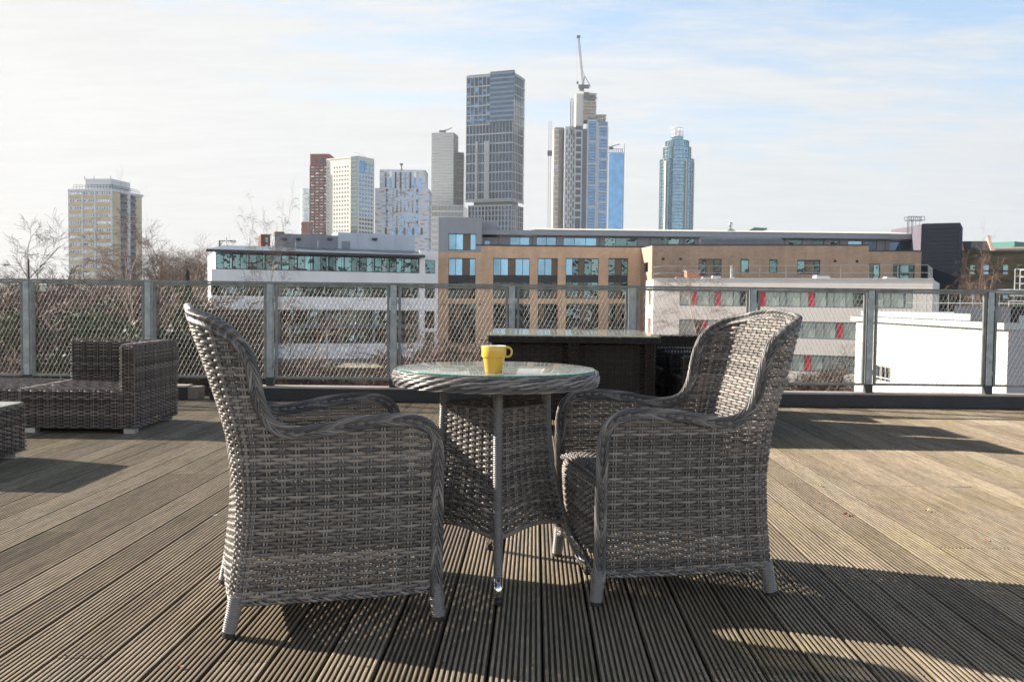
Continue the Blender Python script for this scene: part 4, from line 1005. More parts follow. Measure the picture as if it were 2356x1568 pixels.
# ---------------------------------------------------------------- white block with red panels
def railing_run(root, pts, h, n_rails=2, step=1.6, r=.028, m=None, closed=False):
    q = MB(); pts = [np.array(p, float) for p in pts]
    for a, b in zip(pts[:-1], pts[1:]):
        for k in range(n_rails):
            dz = np.array((0, 0, h*(k+1)/n_rails)); q.cyl(a+dz, b+dz, r, 5)
        L = np.linalg.norm(b-a); n = max(1, int(L/step))
        for i in range(n+1):
            p = a+(b-a)*i/n; q.cyl(p, p+np.array((0, 0, h)), r, 5)
    return q.make('handrail', m or M_rail, root)
def red_panel_block():
    t = thing('panel_block', 'white rendered block with red panels between green glazed ribbon windows behind the right armchair', 'office building', (0, 0, 0))
    (pl, _), (pr, _) = Z4(165, 600), Z4(1815, 600); f = face_px(pl, 100, pr, 88.5)
    zt = f.uz(*Z4(990, 542))[1]
    def zrow(ya, yb, x): return f.uz(*Z4(x, yb))[1], f.uz(*Z4(x, ya))[1]
    R1 = zrow(603, 703, 750); R2 = zrow(775, 884, 750); R3 = zrow(984, 1092, 1170)
    d = R1[0]-R2[0]; hgt = R1[1]-R1[0]
    rows = [(R1[0], R1[1])]; rows.append((R2[0], R2[0]+hgt)); rows.append((R3[0], R3[0]+hgt))
    uA = f.uz(*Z4(322, 650))[0]; uB = f.uz(*Z4(1700, 650))[0]
    wl = MB(); hs = [(uA, uB, a, b) for a, b in rows]; wall_holes(wl, f, 0, f.w, GZ, zt, hs, .3)
    A = f.p(0, 0, 0); dn = np.array([-.53, .0])
    g = Face((at(Z4(125, 600)[0], 650, 108).x, 108.0), A[:2])
    h2 = [(g.w*.35, g.w*.8, a, b) for a, b in rows]; wall_holes(wl, g, 0, g.w, GZ, zt, h2, .25)
    Bp = f.p(f.w, 0, 0); Cq = at(Z4(1857, 600)[0], 650, 104); g2 = Face(Bp[:2], (Cq.x, Cq.y)); wall_holes(wl, g2, 0, g2.w, GZ, zt, [], .2)
    prism(wl, [A[:2], Bp[:2], (Cq.x, Cq.y), (g.A[0], g.A[1]+4)][::1], zt-.62, zt-.6)
    wl.make('wall', R_white2, t)
    c = MB(); f.box(c, 1.2, f.w-1.2, GZ, zt-.7, -6, -.55); c.make('core', M_frame, t)
    c = MB(); f.box(c, -.05, f.w+.05, zt, zt+.12, -.4, .08); c.make('coping', M_rail, t)
    lays = [[('n', 4.9), ('pr', 2.3), ('n', 5), ('n', 2.6), ('pr', 2.3), ('n', 2.5), ('n', 5.2), ('n', 2.6), ('n', 1.6), ('pr', 2.6), ('n', 3), ('n', 5.5), ('n', 5.5), ('d', 2.6), ('pr', 2.6), ('n', 3), ('n', 6), ('d', 6.1), ('n', 3), ('pr', 2), ('n', 2), ('d', 6.2), ('d', 6.2)],
            [('n', 5), ('n', 2.6), ('n', 2.6), ('pr', 2.3), ('n', 5.2), ('n', 2.6), ('n', 5.5), ('pr', 2.6), ('n', 5.5), ('n', 5.5), ('n', 3), ('n', 5.5), ('n', 5.5), ('d', 3), ('pr', 2.8), ('n', 3), ('n', 6), ('n', 6), ('n', 3), ('n', 6)],
            [('n', 5), ('n', 2.6), ('pr', 2.3), ('n', 5.5), ('n', 5.5), ('n', 2.6), ('n', 5.5), ('n', 5.5), ('n', 5.2), ('n', 2.6), ('n', 5.7), ('pr', 2.8), ('n', 3), ('n', 6), ('n', 6), ('n', 3), ('n', 6), ('n', 6)]]
    # keep the red panels of the lower rows where they stand
    def place(row, reds, darks):
        xs = [322]; k = []
        reds = sorted(reds); x = 322; seq = []
        for (a, b) in reds+[(1702, 1703)]:
            gap = a-x; n = max(1, round(gap/62)); wds = [1.25, .62, 1.2, .7, 1.1]*5; wd = wds[:n]; tot = sum(wd)
            for q_ in wd: seq.append(('n', gap*q_/tot))
            if b < 1702: seq.append(('pr', b-a))
            x = b
        return [(w_, k_) for k_, w_ in seq]
    L = [place(0, [(398, 432), (548, 582), (822, 860), (1115, 1153), (1436, 1462)], []), place(1, [(468, 500), (640, 672), (930, 960), (1283, 1320), (1560, 1590)], []), place(2, [(430, 462), (760, 795), (1100, 1140), (1500, 1530)], [])]
    r_ = random.Random(3)
    for (za, zb_), lay in zip(rows, L):
        lay = [(a, 'd' if (k == 'n' and r_.random() < .16) else k) for a, k in lay]
        x = uA; tot = sum(a for a, _ in lay); i = 0
        while i < len(lay):
            grp = lay[i:i+4]; wd = (uB-uA)*sum(a for a, _ in grp)/tot
            window(t, f, (x, x+wd-.02, za, zb_), grp, WM, .2, .12, M_frameg); x += wd; i += 4
    for h in h2: window(t, g, h, [(1, 'n'), (1, 'pr'), (.6, 'n')], WM, .2, .1, M_frameg)
    zr = zt-.05
    railing_run(t, [g.p(g.w*.5, zr, -.4), f.p(.6, zr, -.5), f.p(f.w-.5, zr, -.5), g2.p(g2.w*.6, zr, -.5)], 1.45, 2, 2.4, .024, M_galv)
    # rooftop clutter
    bits = [(260, 520, 70, 10), (420, 526, 90, 12), (480, 505, 50, 20), (1100, 515, 80, 22), (600, 528, 50, 8), (1520, 520, 60, 12)]
    for (x, y, wz, hz) in bits:
        u = f.uz(*Z4(x, y))[0]; e = thing('roof_vent', 'small %s rooftop unit on the white block%s' % (('pale', 'low silver', 'white', 'boxy white', 'flat grey', 'narrow pale')[bits.index((x, y, wz, hz))],
                (' at its left end', ', second from the left', ' in front of the brown panelled window', ' towards the right', ' beside the white pole', ' near its right end')[bits.index((x, y, wz, hz))]), 'roof unit', f.p(u, zt-.6, -2.2))
        s = 97/2160/1.7385/1.476; q = MB(); q.box(0, wz*s, -.6, .6, 0, .6+hz*s); q.make('casing', plain('vent_casing%d' % x, (.6, .62, .64), .4, .2), e)
        q = MB(); q.box(.1, wz*s-.1, -.5, .5, .6+hz*s+.003, .72+hz*s); q.make('lid', M_clad2, e)
    e = thing('roof_cabin', 'small orange brick roof housing at the left end of the white block roof', 'roof housing', f.p(f.uz(*Z4(330, 500))[0], zt-.6, -2.5))
    q = MB(); q.box(0, 1.25, 0, 1.6, 0, 1.55); q.make('wall', plain('orange_brick_cabin', (.48, .22, .13), .8), e); q = MB(); q.box(-.1, 1.4, -.1, 1.7, 1.553, 1.65); q.make('roof', M_clad2, e)
    e = thing('antenna_pole', 'short white antenna panel standing on the white block roof', 'antenna', f.p(f.uz(*Z4(610, 520))[0], zt-.6, -1.5))
    q = MB(); q.box(-.10, .10, -.08, .08, .6, 2.1); q.make('antenna', R_bright, e); q = MB(); q.cyl((0, 0, 0), (0, 0, .6), .06, 8); q.make('mast', M_rail, e)
    return f, zt
red_panel_block()
def white_hall():
    t = thing('white_hall', 'bright white sunlit hall flank with a small barred window behind the right railing', 'building', (0, 0, 0))
    (pl, yl), (pr, yr) = Z4(1365, 786), Z4(2263, 838)
    A = at(pl, yl, 58.0); r = ray(pr, yr); Yr = (A.z-CAMH)/r.z*r.y if abs(r.z) > 1e-6 else 38
    Bp = at(pr, yr, Yr); f = Face((A.x, A.y), (Bp.x, Bp.y)); zt = A.z
    (a, c), (b, d) = Z4(1478, 1045), Z4(1568, 1098); u0, u1 = f.uz(a, c)[0], f.uz(b, d)[0]; z1 = f.uz(a, c)[1]; h = (u0, u1, z1-.95, z1)
    m = MB(); wall_holes(m, f, 0, f.w, GZ, zt, [h], .3)
    g = Face(f.p(f.w, 0, 0)[:2], (f.B[0]+9, f.B[1]-.6))
    for i in range(1, 9): f.box(m, f.w*i/9, f.w*i/9+.04, GZ, zt-.02, -.03, .025)
    for zz_ in (zt-3.2, zt-6.4): f.box(m, 0, f.w, zz_, zz_+.05, -.03, .03)
    m.make('wall', R_bright, t)
    m = MB(); wall_holes(m, g, .0, g.w, GZ, zt, [], .3); m.make('end_wall', plain('shaded_render', (.36, .37, .40), .8, 0, .05), t)  # end wall of the white hall, its shade put into a greyer colour
    c = MB(); f.box(c, .2, f.w-.2, GZ, zt-.2, -8, -.4); c.make('core', M_frame, t)
    c = MB(); f.box(c, -.3, f.w+.1, zt, zt+.30, -8.6, .25); f.box(c, -.3, f.w+.1, zt+.31, zt+.62, -8.6, -.4); c.make('roof_edge', plain('pale_flashing', (.42, .47, .48), .5, .2, .05), t)
    c = MB(); f.box(c, -.3, f.w+.1, zt+.302, zt+.309, -8, .28); g.box(c, 0.05, g.w, zt+.01, zt+1.0, -6, .04); c.make('roof_upstand', M_navy, t)
    w = window(t, f, h, [(1, 'd'), (1, 'd'), (1, 'd'), (1, 'd')], WM, .2, .08, M_rail)
    (a, c_), (b, d) = Z4(1404, 1028), Z4(1414, 1075); u = f.uz(a, c_)[0]; q = MB(); f.box(q, u, u+.5, z1-1.2, z1+.4, .001, .12); q.make('louvre', M_clad, t)
    zb_ = zt+.6
    railing_run(t, [f.p(-.2, zb_, -3.2), f.p(f.w+.0, zb_, -3.2), f.p(f.w+.0, zb_, -8.4)], 1.1, 2, 1.3, .020, M_galv)
    # link canopy at far right
    t = thing('link_canopy', 'grey flat roofed walkway with a white handrail behind the far right railing', 'walkway', (0, 0, 0))
    A = at(Z4(1965, 640)[0], 700, 86); Bp = at(Z4(2700, 640)[0], 700, 80); f = Face((A.x, A.y), (Bp.x, Bp.y)); z = f.uz(*Z4(2250, 640))[1]; zb = f.uz(*Z4(2250, 742))[1]
    q = MB(); f.box(q, 4.2, f.w, z, z+.6, -5, 0); q.make('roof', plain('silver_canopy', (.40, .41, .42), .5, .2), t)
    q = MB(); f.box(q, 4.2, f.w, zb-3, zb, -5, 0); f.box(q, 4.3, f.w, GZ, zb-3.01, -4.9, -.1); q.make('wall', M_navy, t)
    for i in range(8):
        q = MB(); u = 4.6+i*2.6; f.box(q, u, u+2.45, zb+.01, z-.01, -.9, -.8); q.make('glazing', G_teal if i % 2 else G_dark, t)
    railing_run(t, [f.p(4.2, zb, .1), f.p(f.w, zb, .1)], 1.1, 2, 1.6, .04)
    e = thing('rooftop_cage', 'small white railing cage above the walkway at the right picture edge', 'railing', (0, 0, 0))
    a = at(*Z4(2300, 607), 84); b = at(*Z4(2420, 607), 84); railing_run(e, [tuple(a), tuple(b), (b.x, b.y+2.5, b.z)], 1.9, 3, 1.0, .045)
    q = MB(); q.box(a.x-.2, b.x+.2, a.y-.3, a.y+2.6, z+.62, a.z); q.make('plinth', M_clad2, e)
white_hall()
# ---------------------------------------------------------------- skyline
M_quad_limit = 100
class Tower:
    """rectangular tower: C = near corner pixel column, left and right silhouette columns, theta turns the left face away"""
    def __init__(s, pl, pc, pr, Y, th, name, label, cat='tower block', group=None):
        s.root = thing(name, label, cat, (0, 0, 0)) ; c = at(pc, 690, Y); s.C = np.array([c.x, c.y]); th = math.radians(th)
        dL = np.array([-math.cos(th), math.sin(th)]); dR = np.array([math.sin(th), math.cos(th)])
        def hit(px, d):
            r = ray(px, 690); rr = np.array([r.x, r.y]); M = np.array([[d[0], -rr[0]], [d[1], -rr[1]]]); u, _ = np.linalg.solve(M, -s.C); return u
        s.wl = hit(pl, dL); s.wr = hit(pr, dR) if pr is not None else 20.0
        s.L = Face(s.C+dL*s.wl, s.C); s.R = Face(s.C, s.C+dR*s.wr); s.dL, s.dR = dL, dR; s.Y = Y; s.nw = 0; s.rest = {}
    def z(s, py, f=None): f = f or s.L; return f.uz_y(py) if False else float(at(0, 0, 1).z) if False else s.zc(py)
    def zc(s, py):
        px = s.C[0]/s.C[1]*F+CX
        return at(px, py, s.C[1]).z
    def core(s, z0, z1, m, inset=.25, name='wall'):
        q = MB(); c = s.C+(s.dL+s.dR)*inset; a = c+s.dL*(s.wl-2*inset); b = c+s.dR*(s.wr-2*inset); d = a+s.dR*(s.wr-2*inset)
        prism(q, [tuple(c), tuple(b), tuple(d), tuple(a)], z0, z1); return q.make(name, m, s.root)
    def win(s, f, u0, u1, z0, z1, m, o=-.1, name='window'):
        if s.nw < M_quad_limit:
            q = MB(); f.box(q, u0, u1, z0, z1, o-.08, o); q.make(name, m, s.root); s.nw += 1
        else:
            q = s.rest.setdefault((name, m.name), MB()); f.box(q, u0, u1, z0, z1, o-.08, o)
    def done(s):
        for (n, m), q in s.rest.items():
            o = q.make(n, MATS[m], s.root); o['kind'] = 'stuff'
    def grid(s, f, u0, u1, z0, z1, nc, nrw, pw, sh, wm, gm, proud=.25, gap=None, win=True, wfrac=None, every=1):
        """piers and spandrels in one wall mesh with windows set between them"""
        cu = (u1-u0)/nc; cz = (z1-z0)/nrw
        for i in range(nc+1): f.box(wm, max(u0, u0+i*cu-pw/2), min(u1, u0+i*cu+pw/2), z0, z1, -.05, proud)
        for j in range(nrw+1): 
            if j % every == 0:
                f.box(wm, u0, u1, max(z0, z0+j*cz-sh[0]/2), min(z1, z0+j*cz+sh[0]/2), -.04, proud-.05)
        if win:
            gms = gm if isinstance(gm, list) else [gm]
            for j in range(nrw):
                for i in range(nc):
                    a = u0+i*cu+pw/2; b = u0+(i+1)*cu-pw/2
                    if wfrac: b = a+(b-a)*wfrac
                    s.win(f, a, b, z0+j*cz+sh[0]/2, z0+(j+1)*cz-sh[0]/2, gms[(i*7+j*3+(i*j) % 5) % len(gms)])
def gm(name, col, metal=.8, rough=.12, var=.3): return glass_wall(name, col, metal, rough, .01, var, .05)
K_blue = gm('tower_blue_glass', (.024, .058, .105)); K_dk = gm('tower_dark_glass', (.015, .040, .072)); K_sky = gm('tower_sky_glass', (.09, .21, .38), .85, .1)
K_pale = gm('tower_pale_glass', (.34, .38, .38)); K_grey = gm('tower_grey_glass', (.12, .15, .165)); K_green = gm('tower_green_glass', (.12, .20, .205)); K_cyan = gm('tower_cyan_glass', (.095, .18, .25), .85, .12)
C_cream = plain('cream_cladding', (.70, .68, .63), .7, 0, .04, .05); C_white = plain('white_tower_cladding', (.78, .79, .81), .7, 0, .05, .05)
C_red = plain('red_terracotta', (.24, .06, .05), .7, 0, .1, .05); C_orange = plain('orange_terracotta', (.50, .16, .10), .7, 0, .1, .05)
C_stone = plain('pale_stone_grid', (.60, .61, .58), .6, .1, .05, .05); C_brz = plain('champagne_metal', (.36, .40, .43), .5, .2, .05, .05)
C_con = plain('raw_concrete', (.58, .53, .46), .85, 0, .15, .2); C_yel = plain('ochre_panel', (.74, .59, .36), .7, 0, .06, .3)
C_grey = plain('tower_grey', (.16, .17, .19), .6, .1, .1, .1); C_ltb = plain('pale_blue_white_cladding', (.60, .64, .70), .6, .1, .05, .1)
# council tower on the left
def council():
    t = Tower(160.5, 259, 328, 350, 9, 'council_tower', 'isolated council tower with ochre bands and white windows at the far left'); L, R = t.L, t.R
    zt = t.zc(436.5); zb = GZ; t.core(zb, zt, C_white, .05)
    nfl = 19; fh = (zt-t.zc(Z1(780, 1045+15)[1]))/12.0 if False else (Z1(0, 432)[1]-Z1(0, 370)[1])*350/2160
    wm = MB(); b3 = [0, L.w*.325, L.w*.62, L.w]
    for k in range(nfl):
        z1 = zt-.55-k*fh; z0 = z1-fh
        if z0 < GZ: break
        for i in range(3):
            a, b = b3[i]+.45, b3[i+1]-.45
            pm = MB(); L.box(pm, a-.1, b+.1, z0+.05, z0+1.15, .02, .18); pm.make('ochre_panel', C_yel, t.root)
            fm = MB(); L.box(fm, a, b, z0+1.35, z1-.1, .02, .12); w_ = fm.make('window_band', C_white, t.root)
            g = MB(); n = 5 if i < 2 else 6
            for j in range(n):
                if (j+k+i) % 7 == 3: continue
                ua = a+(b-a)*j/n+.15; L.box(g, ua+.1, ua+(b-a)/n-.35, z0+1.55, z1-.4, .121, .14)
            g.make('panes', K_grey if (i+k) % 3 else K_pale, w_)
        for (a, b, c) in ((.02, .24, C_yel), (.80, .98, C_yel)):
            pm = MB(); R.box(pm, R.w*a, R.w*b, z0+.25, z1-.05, .02, .15); pm.make('ochre_panel', c, t.root)
        for (a, b) in ((.27, .47), (.56, .77)):
            pm = MB(); R.box(pm, R.w*a, R.w*b, z0+.05, z1-.15, .02, .06); o = pm.make('balcony', C_grey, t.root)
            q = MB(); R.box(q, R.w*a+.2, R.w*b-.2, z0+1.3, z1-.3, .061, .09); q.make('pane', K_dk, o)
            q = MB(); R.box(q, R.w*a, R.w*b, z0+.1, z0+1.2, .3, .36); q.make('balcony_front', plain('balcony_grey', (.20, .22, .25), .6) if 'balcony_grey' not in MATS else MATS['balcony_grey'], o)
    for i in range(4): L.box(wm, b3[i]-.3 if i else 0, b3[i]+.3, GZ, zt, .02, .5)
    R.box(wm, R.w*.485, R.w*.55, GZ, zt, .02, .6); L.box(wm, -.2, L.w+.2, zt-.5, zt+.3, .0, .45); R.box(wm, -.2, R.w+.2, zt-.5, zt+.3, 0, .45)
    wm.make('white_ribs', C_white, t.root)
    rl = MB()
    for (f, a, b) in ((L, 1.5, L.w), (R, 0, R.w-1)):
        for zz in (.9, 1.6): f.box(rl, a, b, zt+.3+zz, zt+.42+zz, -.6, -.5)
        n = int((b-a)/1.2)
        for i in range(n+1): u = a+(b-a)*i/n; f.box(rl, u-.06, u+.06, zt+.3, zt+1.7, -.6, -.52)
    rl.make('roof_railing', C_grey, t.root)
    pl, pr_ = Z1(716, 300)[0], Z1(975, 300)[0]; u0 = L.uz(pl, 430)[0]; q = MB(); c0 = L.p(u0, 0, -1.2); c1 = L.p(L.w-1.0, 0, -1.2)
    d = t.dR*(R.w*.62); prism(q, [c0[:2], c1[:2], tuple(np.array(c1[:2])+d), tuple(np.array(c0[:2])+d)], zt, t.zc(410)); q.make('roof_house', C_white, t.root)
    q = MB()
    for px in (705, 786, 930):
        p = L.p(L.uz(Z1(px, 240)[0], 430)[0], 0, -1.5); q.cyl((p[0], p[1], t.zc(412)), (p[0], p[1], t.zc(404)), .12, 5)
    q.make('aerials', C_grey, t.root)
council()
def cyl_tower(name, label, pc, r_px, Y, levels, zb=GZ, cat='tower'):
    c = at(pc, 690, Y); R0 = r_px*Y/F; root = thing(name, label, cat, (c.x, c.y+R0, 0)); return root, R0
# pale slim tower and orange block at the far left of the cluster
def left_pair():
    Y = 900; c = at(705, 690, Y); R0 = 13.5*Y/F; t = thing('pale_round_tower', 'pale cyan rounded tower half hidden behind the red tower', 'tower', (c.x, c.y, 0)); zt = at(700, 435, Y).z
    q = MB(); q.lathe((0, 0, 0), [(R0, GZ), (R0, zt-6), (R0*.97, zt)], 40); q.disc((0, 0, zt), R0*.97, 40); q.make('wall', gm('pale_cyan_glass', (.62, .72, .72), .4, .2), t, True)
    q = MB()
    for k in range(1, 20):
        z = zt-k*5.2; q.lathe((0, 0, 0), [(R0+.01, z), (R0+.25, z), (R0+.25, z+1.1), (R0+.01, z+1.1)], 40)
    q.make('floor_bands', C_white, t)
    o = Tower(693, 713.5, 720, 690, 3, 'orange_block', 'low orange terracotta block with vertical fins left of the red tower'); zt = o.zc(510.5); o.core(GZ, zt, C_dk_glass if False else K_dk, .3)
    wm = MB(); L = o.L; o.grid(L, 0, L.w, o.zc(538), zt, 6, 1, .55, (.8, None), wm, K_dk, .4); o.grid(L, 0, L.w, o.zc(600), o.zc(538), 6, 4, .55, (.8, None), wm, K_dk, .4); wm.make('terracotta_grid', C_orange, o.root); o.done()
left_pair()
def red_tower():
    t = Tower(713, 757, 790, 720, 5, 'red_tower', 'dark red tower with a sloping right shoulder next to the cream tower'); L = t.L; zt = t.zc(354); fh = (Z1(0, 388)[1]-Z1(0, 349)[1])*720/2160
    q = MB(); c = t.C; a = L.A; cx = at(776, 690, 722); zs = t.zc(367)
    v = [(a[0], a[1], GZ), (c[0], c[1], GZ), (cx.x, cx.y, GZ), (a[0], a[1], zt), (c[0], c[1], zt), (cx.x, cx.y, zs)]
    v2 = [(x, y+24, z) for x, y, z in v]
    q.add(v+v2, [(0, 1, 4, 3), (1, 2, 5, 4), (3, 4, 10, 9), (4, 5, 11, 10), (0, 3, 9, 6), (2, 8, 11, 5)]); q.make('wall', C_red, t.root)
    k0 = 349; ztop = t.zc(Z1(0, 0)[1]) if False else zt
    zw = zt-(Z1(0, 349)[1]-Z1(0, 250)[1])*720/2160; n = 22; fhh = (zw-t.zc(541))/19.5
    wm = MB(); nc = 4
    for j in range(26):
        z1 = zw-j*fhh*.84; z0 = z1-fhh*.84
        if z0 < GZ: break
        for i in range(nc):
            u0 = L.w*(.04+.235*i); t.win(L, u0, u0+L.w*.165, z0+.5, z1-.9, K_grey if (i+j) % 3 else K_pale, .12)
    for i in range(5):
        u0 = L.w*(.30+.2*i); t.win(L, u0, u0+L.w*.09, zw+1.5, zt-3.2, K_dk, .12)
    for i in range(9): L.box(wm, L.w*(.0+.235*i/1.0)-.3 if i < 5 else 0, L.w*(.235*i)+.3 if i < 5 else .1, GZ, zw, .0, .45)
    wm.make('ribs', C_red, t.root); t.done()
red_tower()
def cream_tower():
    t = Tower(750.5, 822.5, 859, 700, 33, 'cream_tower', 'cream gridded tower with a green glass corner strip right of the red tower'); L, R = t.L, t.R; zt = t.zc(358.5); t.core(GZ, zt-1, C_cream, .05)
    uu = lambda x: L.uz(s4(1100+x/2.142, 0)[0], 450)[0]
    wm = MB(); u0, u1 = uu(500), uu(640); z1 = t.zc(s4(0, 500+330/2.142)[1]); fh = 36.3/2.142/1.7385*700/2160
    for j in range(30):
        zb = z1-(j+1)*fh
        if zb < GZ: break
        for i in range(6):
            a = u0+(u1-u0)*i/6; t.win(L, a+.5, a+(u1-u0)/6-1.5, zb+1.0, zb+fh-.9, K_grey if (i*5+j*3) % 4 else K_dk, .08)
        a = uu(452); t.win(L, a, a+1.0, zb+1.2, zb+fh-1.2, K_grey, .08)
    g0, g1 = uu(654), L.w
    q = MB(); L.box(q, g0, g1, GZ, zt, .0, .5); q.make('glass_strip', K_green, t.root)
    q = MB()
    for i in range(7): a = g0+(g1-g0)*i/6; L.box(q, a-.12, a+.12, GZ, zt, .501, .62)
    for j in range(34): L.box(q, g0, g1, zt-j*fh-.5, zt-j*fh, .502, .6)
    q.make('glass_strip_mullions', C_grey, t.root)
    for j in range(31):
        zb = z1-(j+.4)*fh
        if zb < GZ: break
        for i in range(5):
            a = R.w*(.08+.18*i)
            t.win(R, a, a+R.w*.115, zb+.9, zb+fh-.7, (K_sky if zb > t.zc(500) else K_dk), .08)
    for i in range(4): a = R.w*(.12+.21*i); t.win(R, a, a+R.w*.13, zt-12, zt-3, K_pale if i > 1 else K_sky, .09)
    for f in (L, R): f.box(wm, 0, f.w, zt-1, zt, -.3, .3)
    L.box(wm, 0, .7, GZ, zt-1, .0, .3); R.box(wm, R.w-.7, R.w, GZ, zt-1, 0, .3); wm.make('parapet', C_cream, t.root); t.done()
    q = MB(); c = at(835, 358, 712); k = thing('roof_cradle', 'small window cleaning cradle arm on the cream tower roof', 'cradle', (c.x, c.y, zt)); q.box(-1.5, 1.5, -1, 1, 0, 2.2); q.make('base', C_white, k)
    q = MB(); q.cyl((0, 0, 2.2), (-6, 0, 4.2), .35, 6); q.make('arm', C_white, k)
cream_tower()
def pixel_tower():
    t = Tower(861.5, 985, None, 750, 0, 'mosaic_tower', 'white and blue mosaic clad tower with stepped shoulders and arched top openings'); L = t.L; t.wr = 25
    zt, zs = t.zc(391), t.zc(434)
    def u(px, py=480): return L.uz(px, py)[0]
    def mosaic(T, b):
        g = T.n('ShaderNodeNewGeometry').outputs['Position']; s = T.n('ShaderNodeSeparateXYZ'); T.l(g, s.inputs[0]); cbn = T.n('ShaderNodeCombineXYZ'); T.l(s.outputs[0], cbn.inputs[0]); T.l(s.outputs[2], cbn.inputs[1])
        bt_ = T.n('ShaderNodeTexBrick'); T.l(cbn.outputs[0], bt_.inputs['Vector']); bt_.inputs['Scale'].default_value = .16; bt_.inputs['Mortar Size'].default_value = 0.0
        bt_.inputs['Brick Width'].default_value = .55; bt_.inputs['Row Height'].default_value = .16; bt_.inputs['Color1'].default_value = (0, 0, 0, 1); bt_.inputs['Color2'].default_value = (1, 1, 1, 1)
        T.l(T.ramp(bt_.outputs[0], [(0, (.62, .69, .82)), (.45, (.74, .78, .86)), (.75, (.78, .78, .78)), (.93, (.52, .47, .40)), (1, (.26, .22, .24))]), b.inputs['Base Color'])
    MM = mat('mosaic_cladding', (.6, .64, .7), .6, 0, mosaic)
    w_ = MB(); a, b_ = u(873.5, 410), u(978.5, 410); L.box(w_, a, b_, zs+.01, zt, -24, 0); L.box(w_, 0, L.w, GZ, zs, -25, 0.0); w_.make('wall', MM, t.root)
    Z = lambda x, y: (u(s4(1100+x/2.142, 0)[0]), t.zc(s4(0, 500+y/2.142)[1]))
    for x in (948, 990, 1198, 1240):
        a, z1 = Z(x-11, 402); b, z0 = Z(x+11, 448); t.win(L, a, b, z0, z1, K_pale, .1); a, z1 = Z(x-9, 452); b, z0 = Z(x+9, 538); t.win(L, a, b, z0, z1, K_sky, .1)
    for x in (1032, 1075, 1116, 1158):
        a, z1 = Z(x-8, 407); b, z0 = Z(x+8, 548); t.win(L, a, b, z0, z1, K_sky if x == 1116 else K_dk, .1)
    r = random.Random(4)
    for (x, hw) in ((959, 9), (1218, 9)):
        for j in range(11):
            a, z1 = Z(x-hw, 550+j*30); b, z0 = Z(x+hw, 576+j*30); t.win(L, a, b, z0, z1, K_sky if j % 3 else K_dk, .1)
    for ci, x in enumerate((1011, 1044, 1077, 1111, 1145, 1178)):
        for j in range(18):
            if j in (3, 9): continue
            sh = (ci % 2)*8; a, z1 = Z(x-6, 552+j*22+sh); b, z0 = Z(x+6, 568+j*22+sh); t.win(L, a, b, z0, z1, K_sky if r.random() < .6 else K_dk, .1)
    for i, x in enumerate((952, 1012, 1044, 1077, 1111, 1150, 1186, 1215, 1258)):
        a, z1 = Z(x-9, 882); b, z0 = Z(x+9, 942); t.win(L, a, b, z0, z1, K_sky if i % 2 else K_dk, .11)
    t.done(); c = at(s4(1100+1083/2.142, 0)[0], 391, 752); k = thing('roof_finial', 'small winged finial on top of the mosaic tower', 'finial', (c.x, c.y, zt))
    q = MB(); q.lathe((0, 0, 0), [(1.2, 0), (.45, 1.5), (.5, 3.0), (1.7, 5.0), (0, 5.0)], 10); q.make('finial', C_grey, k)
pixel_tower()
def grey_tower():
    Y = 820; t = Tower(990.5, 1040, 1050.5, Y, 10, 'grey_tower', 'slim pale grey gridded tower with a lower step on its right side'); L, R = t.L, t.R; zt = t.zc(305); zb = t.zc(474); t.core(GZ, zt-1, K_pale, .3)
    wm = MB(); n = 26; t.grid(L, 0, L.w, zb, zt, 12, n, .7, (1.6, None), wm, [K_pale, K_grey, K_pale], .35); t.grid(R, 0, R.w, zb, zt, 4, n, .7, (1.6, None), wm, [K_grey, K_pale], .35)
    wm.make('stone_grid', C_stone, t.root)
    q = MB(); b = at(1048, 690, Y+8); prism(q, [(b.x, b.y), (at(1063.5, 690, Y+12).x, Y+12), (at(1063.5, 690, Y+12).x, Y+45), (b.x, Y+45)], GZ, t.zc(346)); q.make('rear_wing', K_grey, t.root)
    q = MB(); f = Face((b.x, b.y), (at(1063.5, 690, Y+12).x, Y+12))
    for i in range(6): f.box(q, f.w*i/5-.25, f.w*i/5+.25, GZ, t.zc(346), .02, .4)
    for j in range(30): f.box(q, 0, f.w, t.zc(346)-j*6.6-.9, t.zc(346)-j*6.6, .02, .35)
    q.make('rear_wing_grid', C_stone, t.root); t.done()
    t = Tower(992, 1064, 1075, Y-10, 4, 'grey_podium', 'dark finned lower block at the foot of the slim grey tower'); L = t.L; zt = t.zc(472); t.core(GZ, zt, K_dk, .3)
    wm = MB(); t.grid(L, 0, L.w, t.zc(500), zt, 22, 2, .6, (1.2, None), wm, K_dk, .5, win=False); t.grid(L, 0, L.w*.35, GZ, t.zc(500), 7, 16, 1.0, (1.8, None), wm, K_dk, .5, win=False); wm.make('fins', C_stone, t.root)
    c = at(1021, 303, Y+12); k = thing('roof_crane', 'small dark maintenance crane on the roof of the slim grey tower', 'crane', (c.x, c.y, zt+64)); k.location.z = at(1021, 304.5, Y+12).z
    q = MB(); q.box(-4, 2, -1, 1, 0, 1.6); q.make('base', C_grey, k); q = MB(); q.cyl((0, 0, 1.5), (5.5, 0, 3.0), .4, 6); q.cyl((5.5, 0, 3.0), (7.0, 0, 4.4), .4, 6); q.make('arm', C_grey, k)
grey_tower()
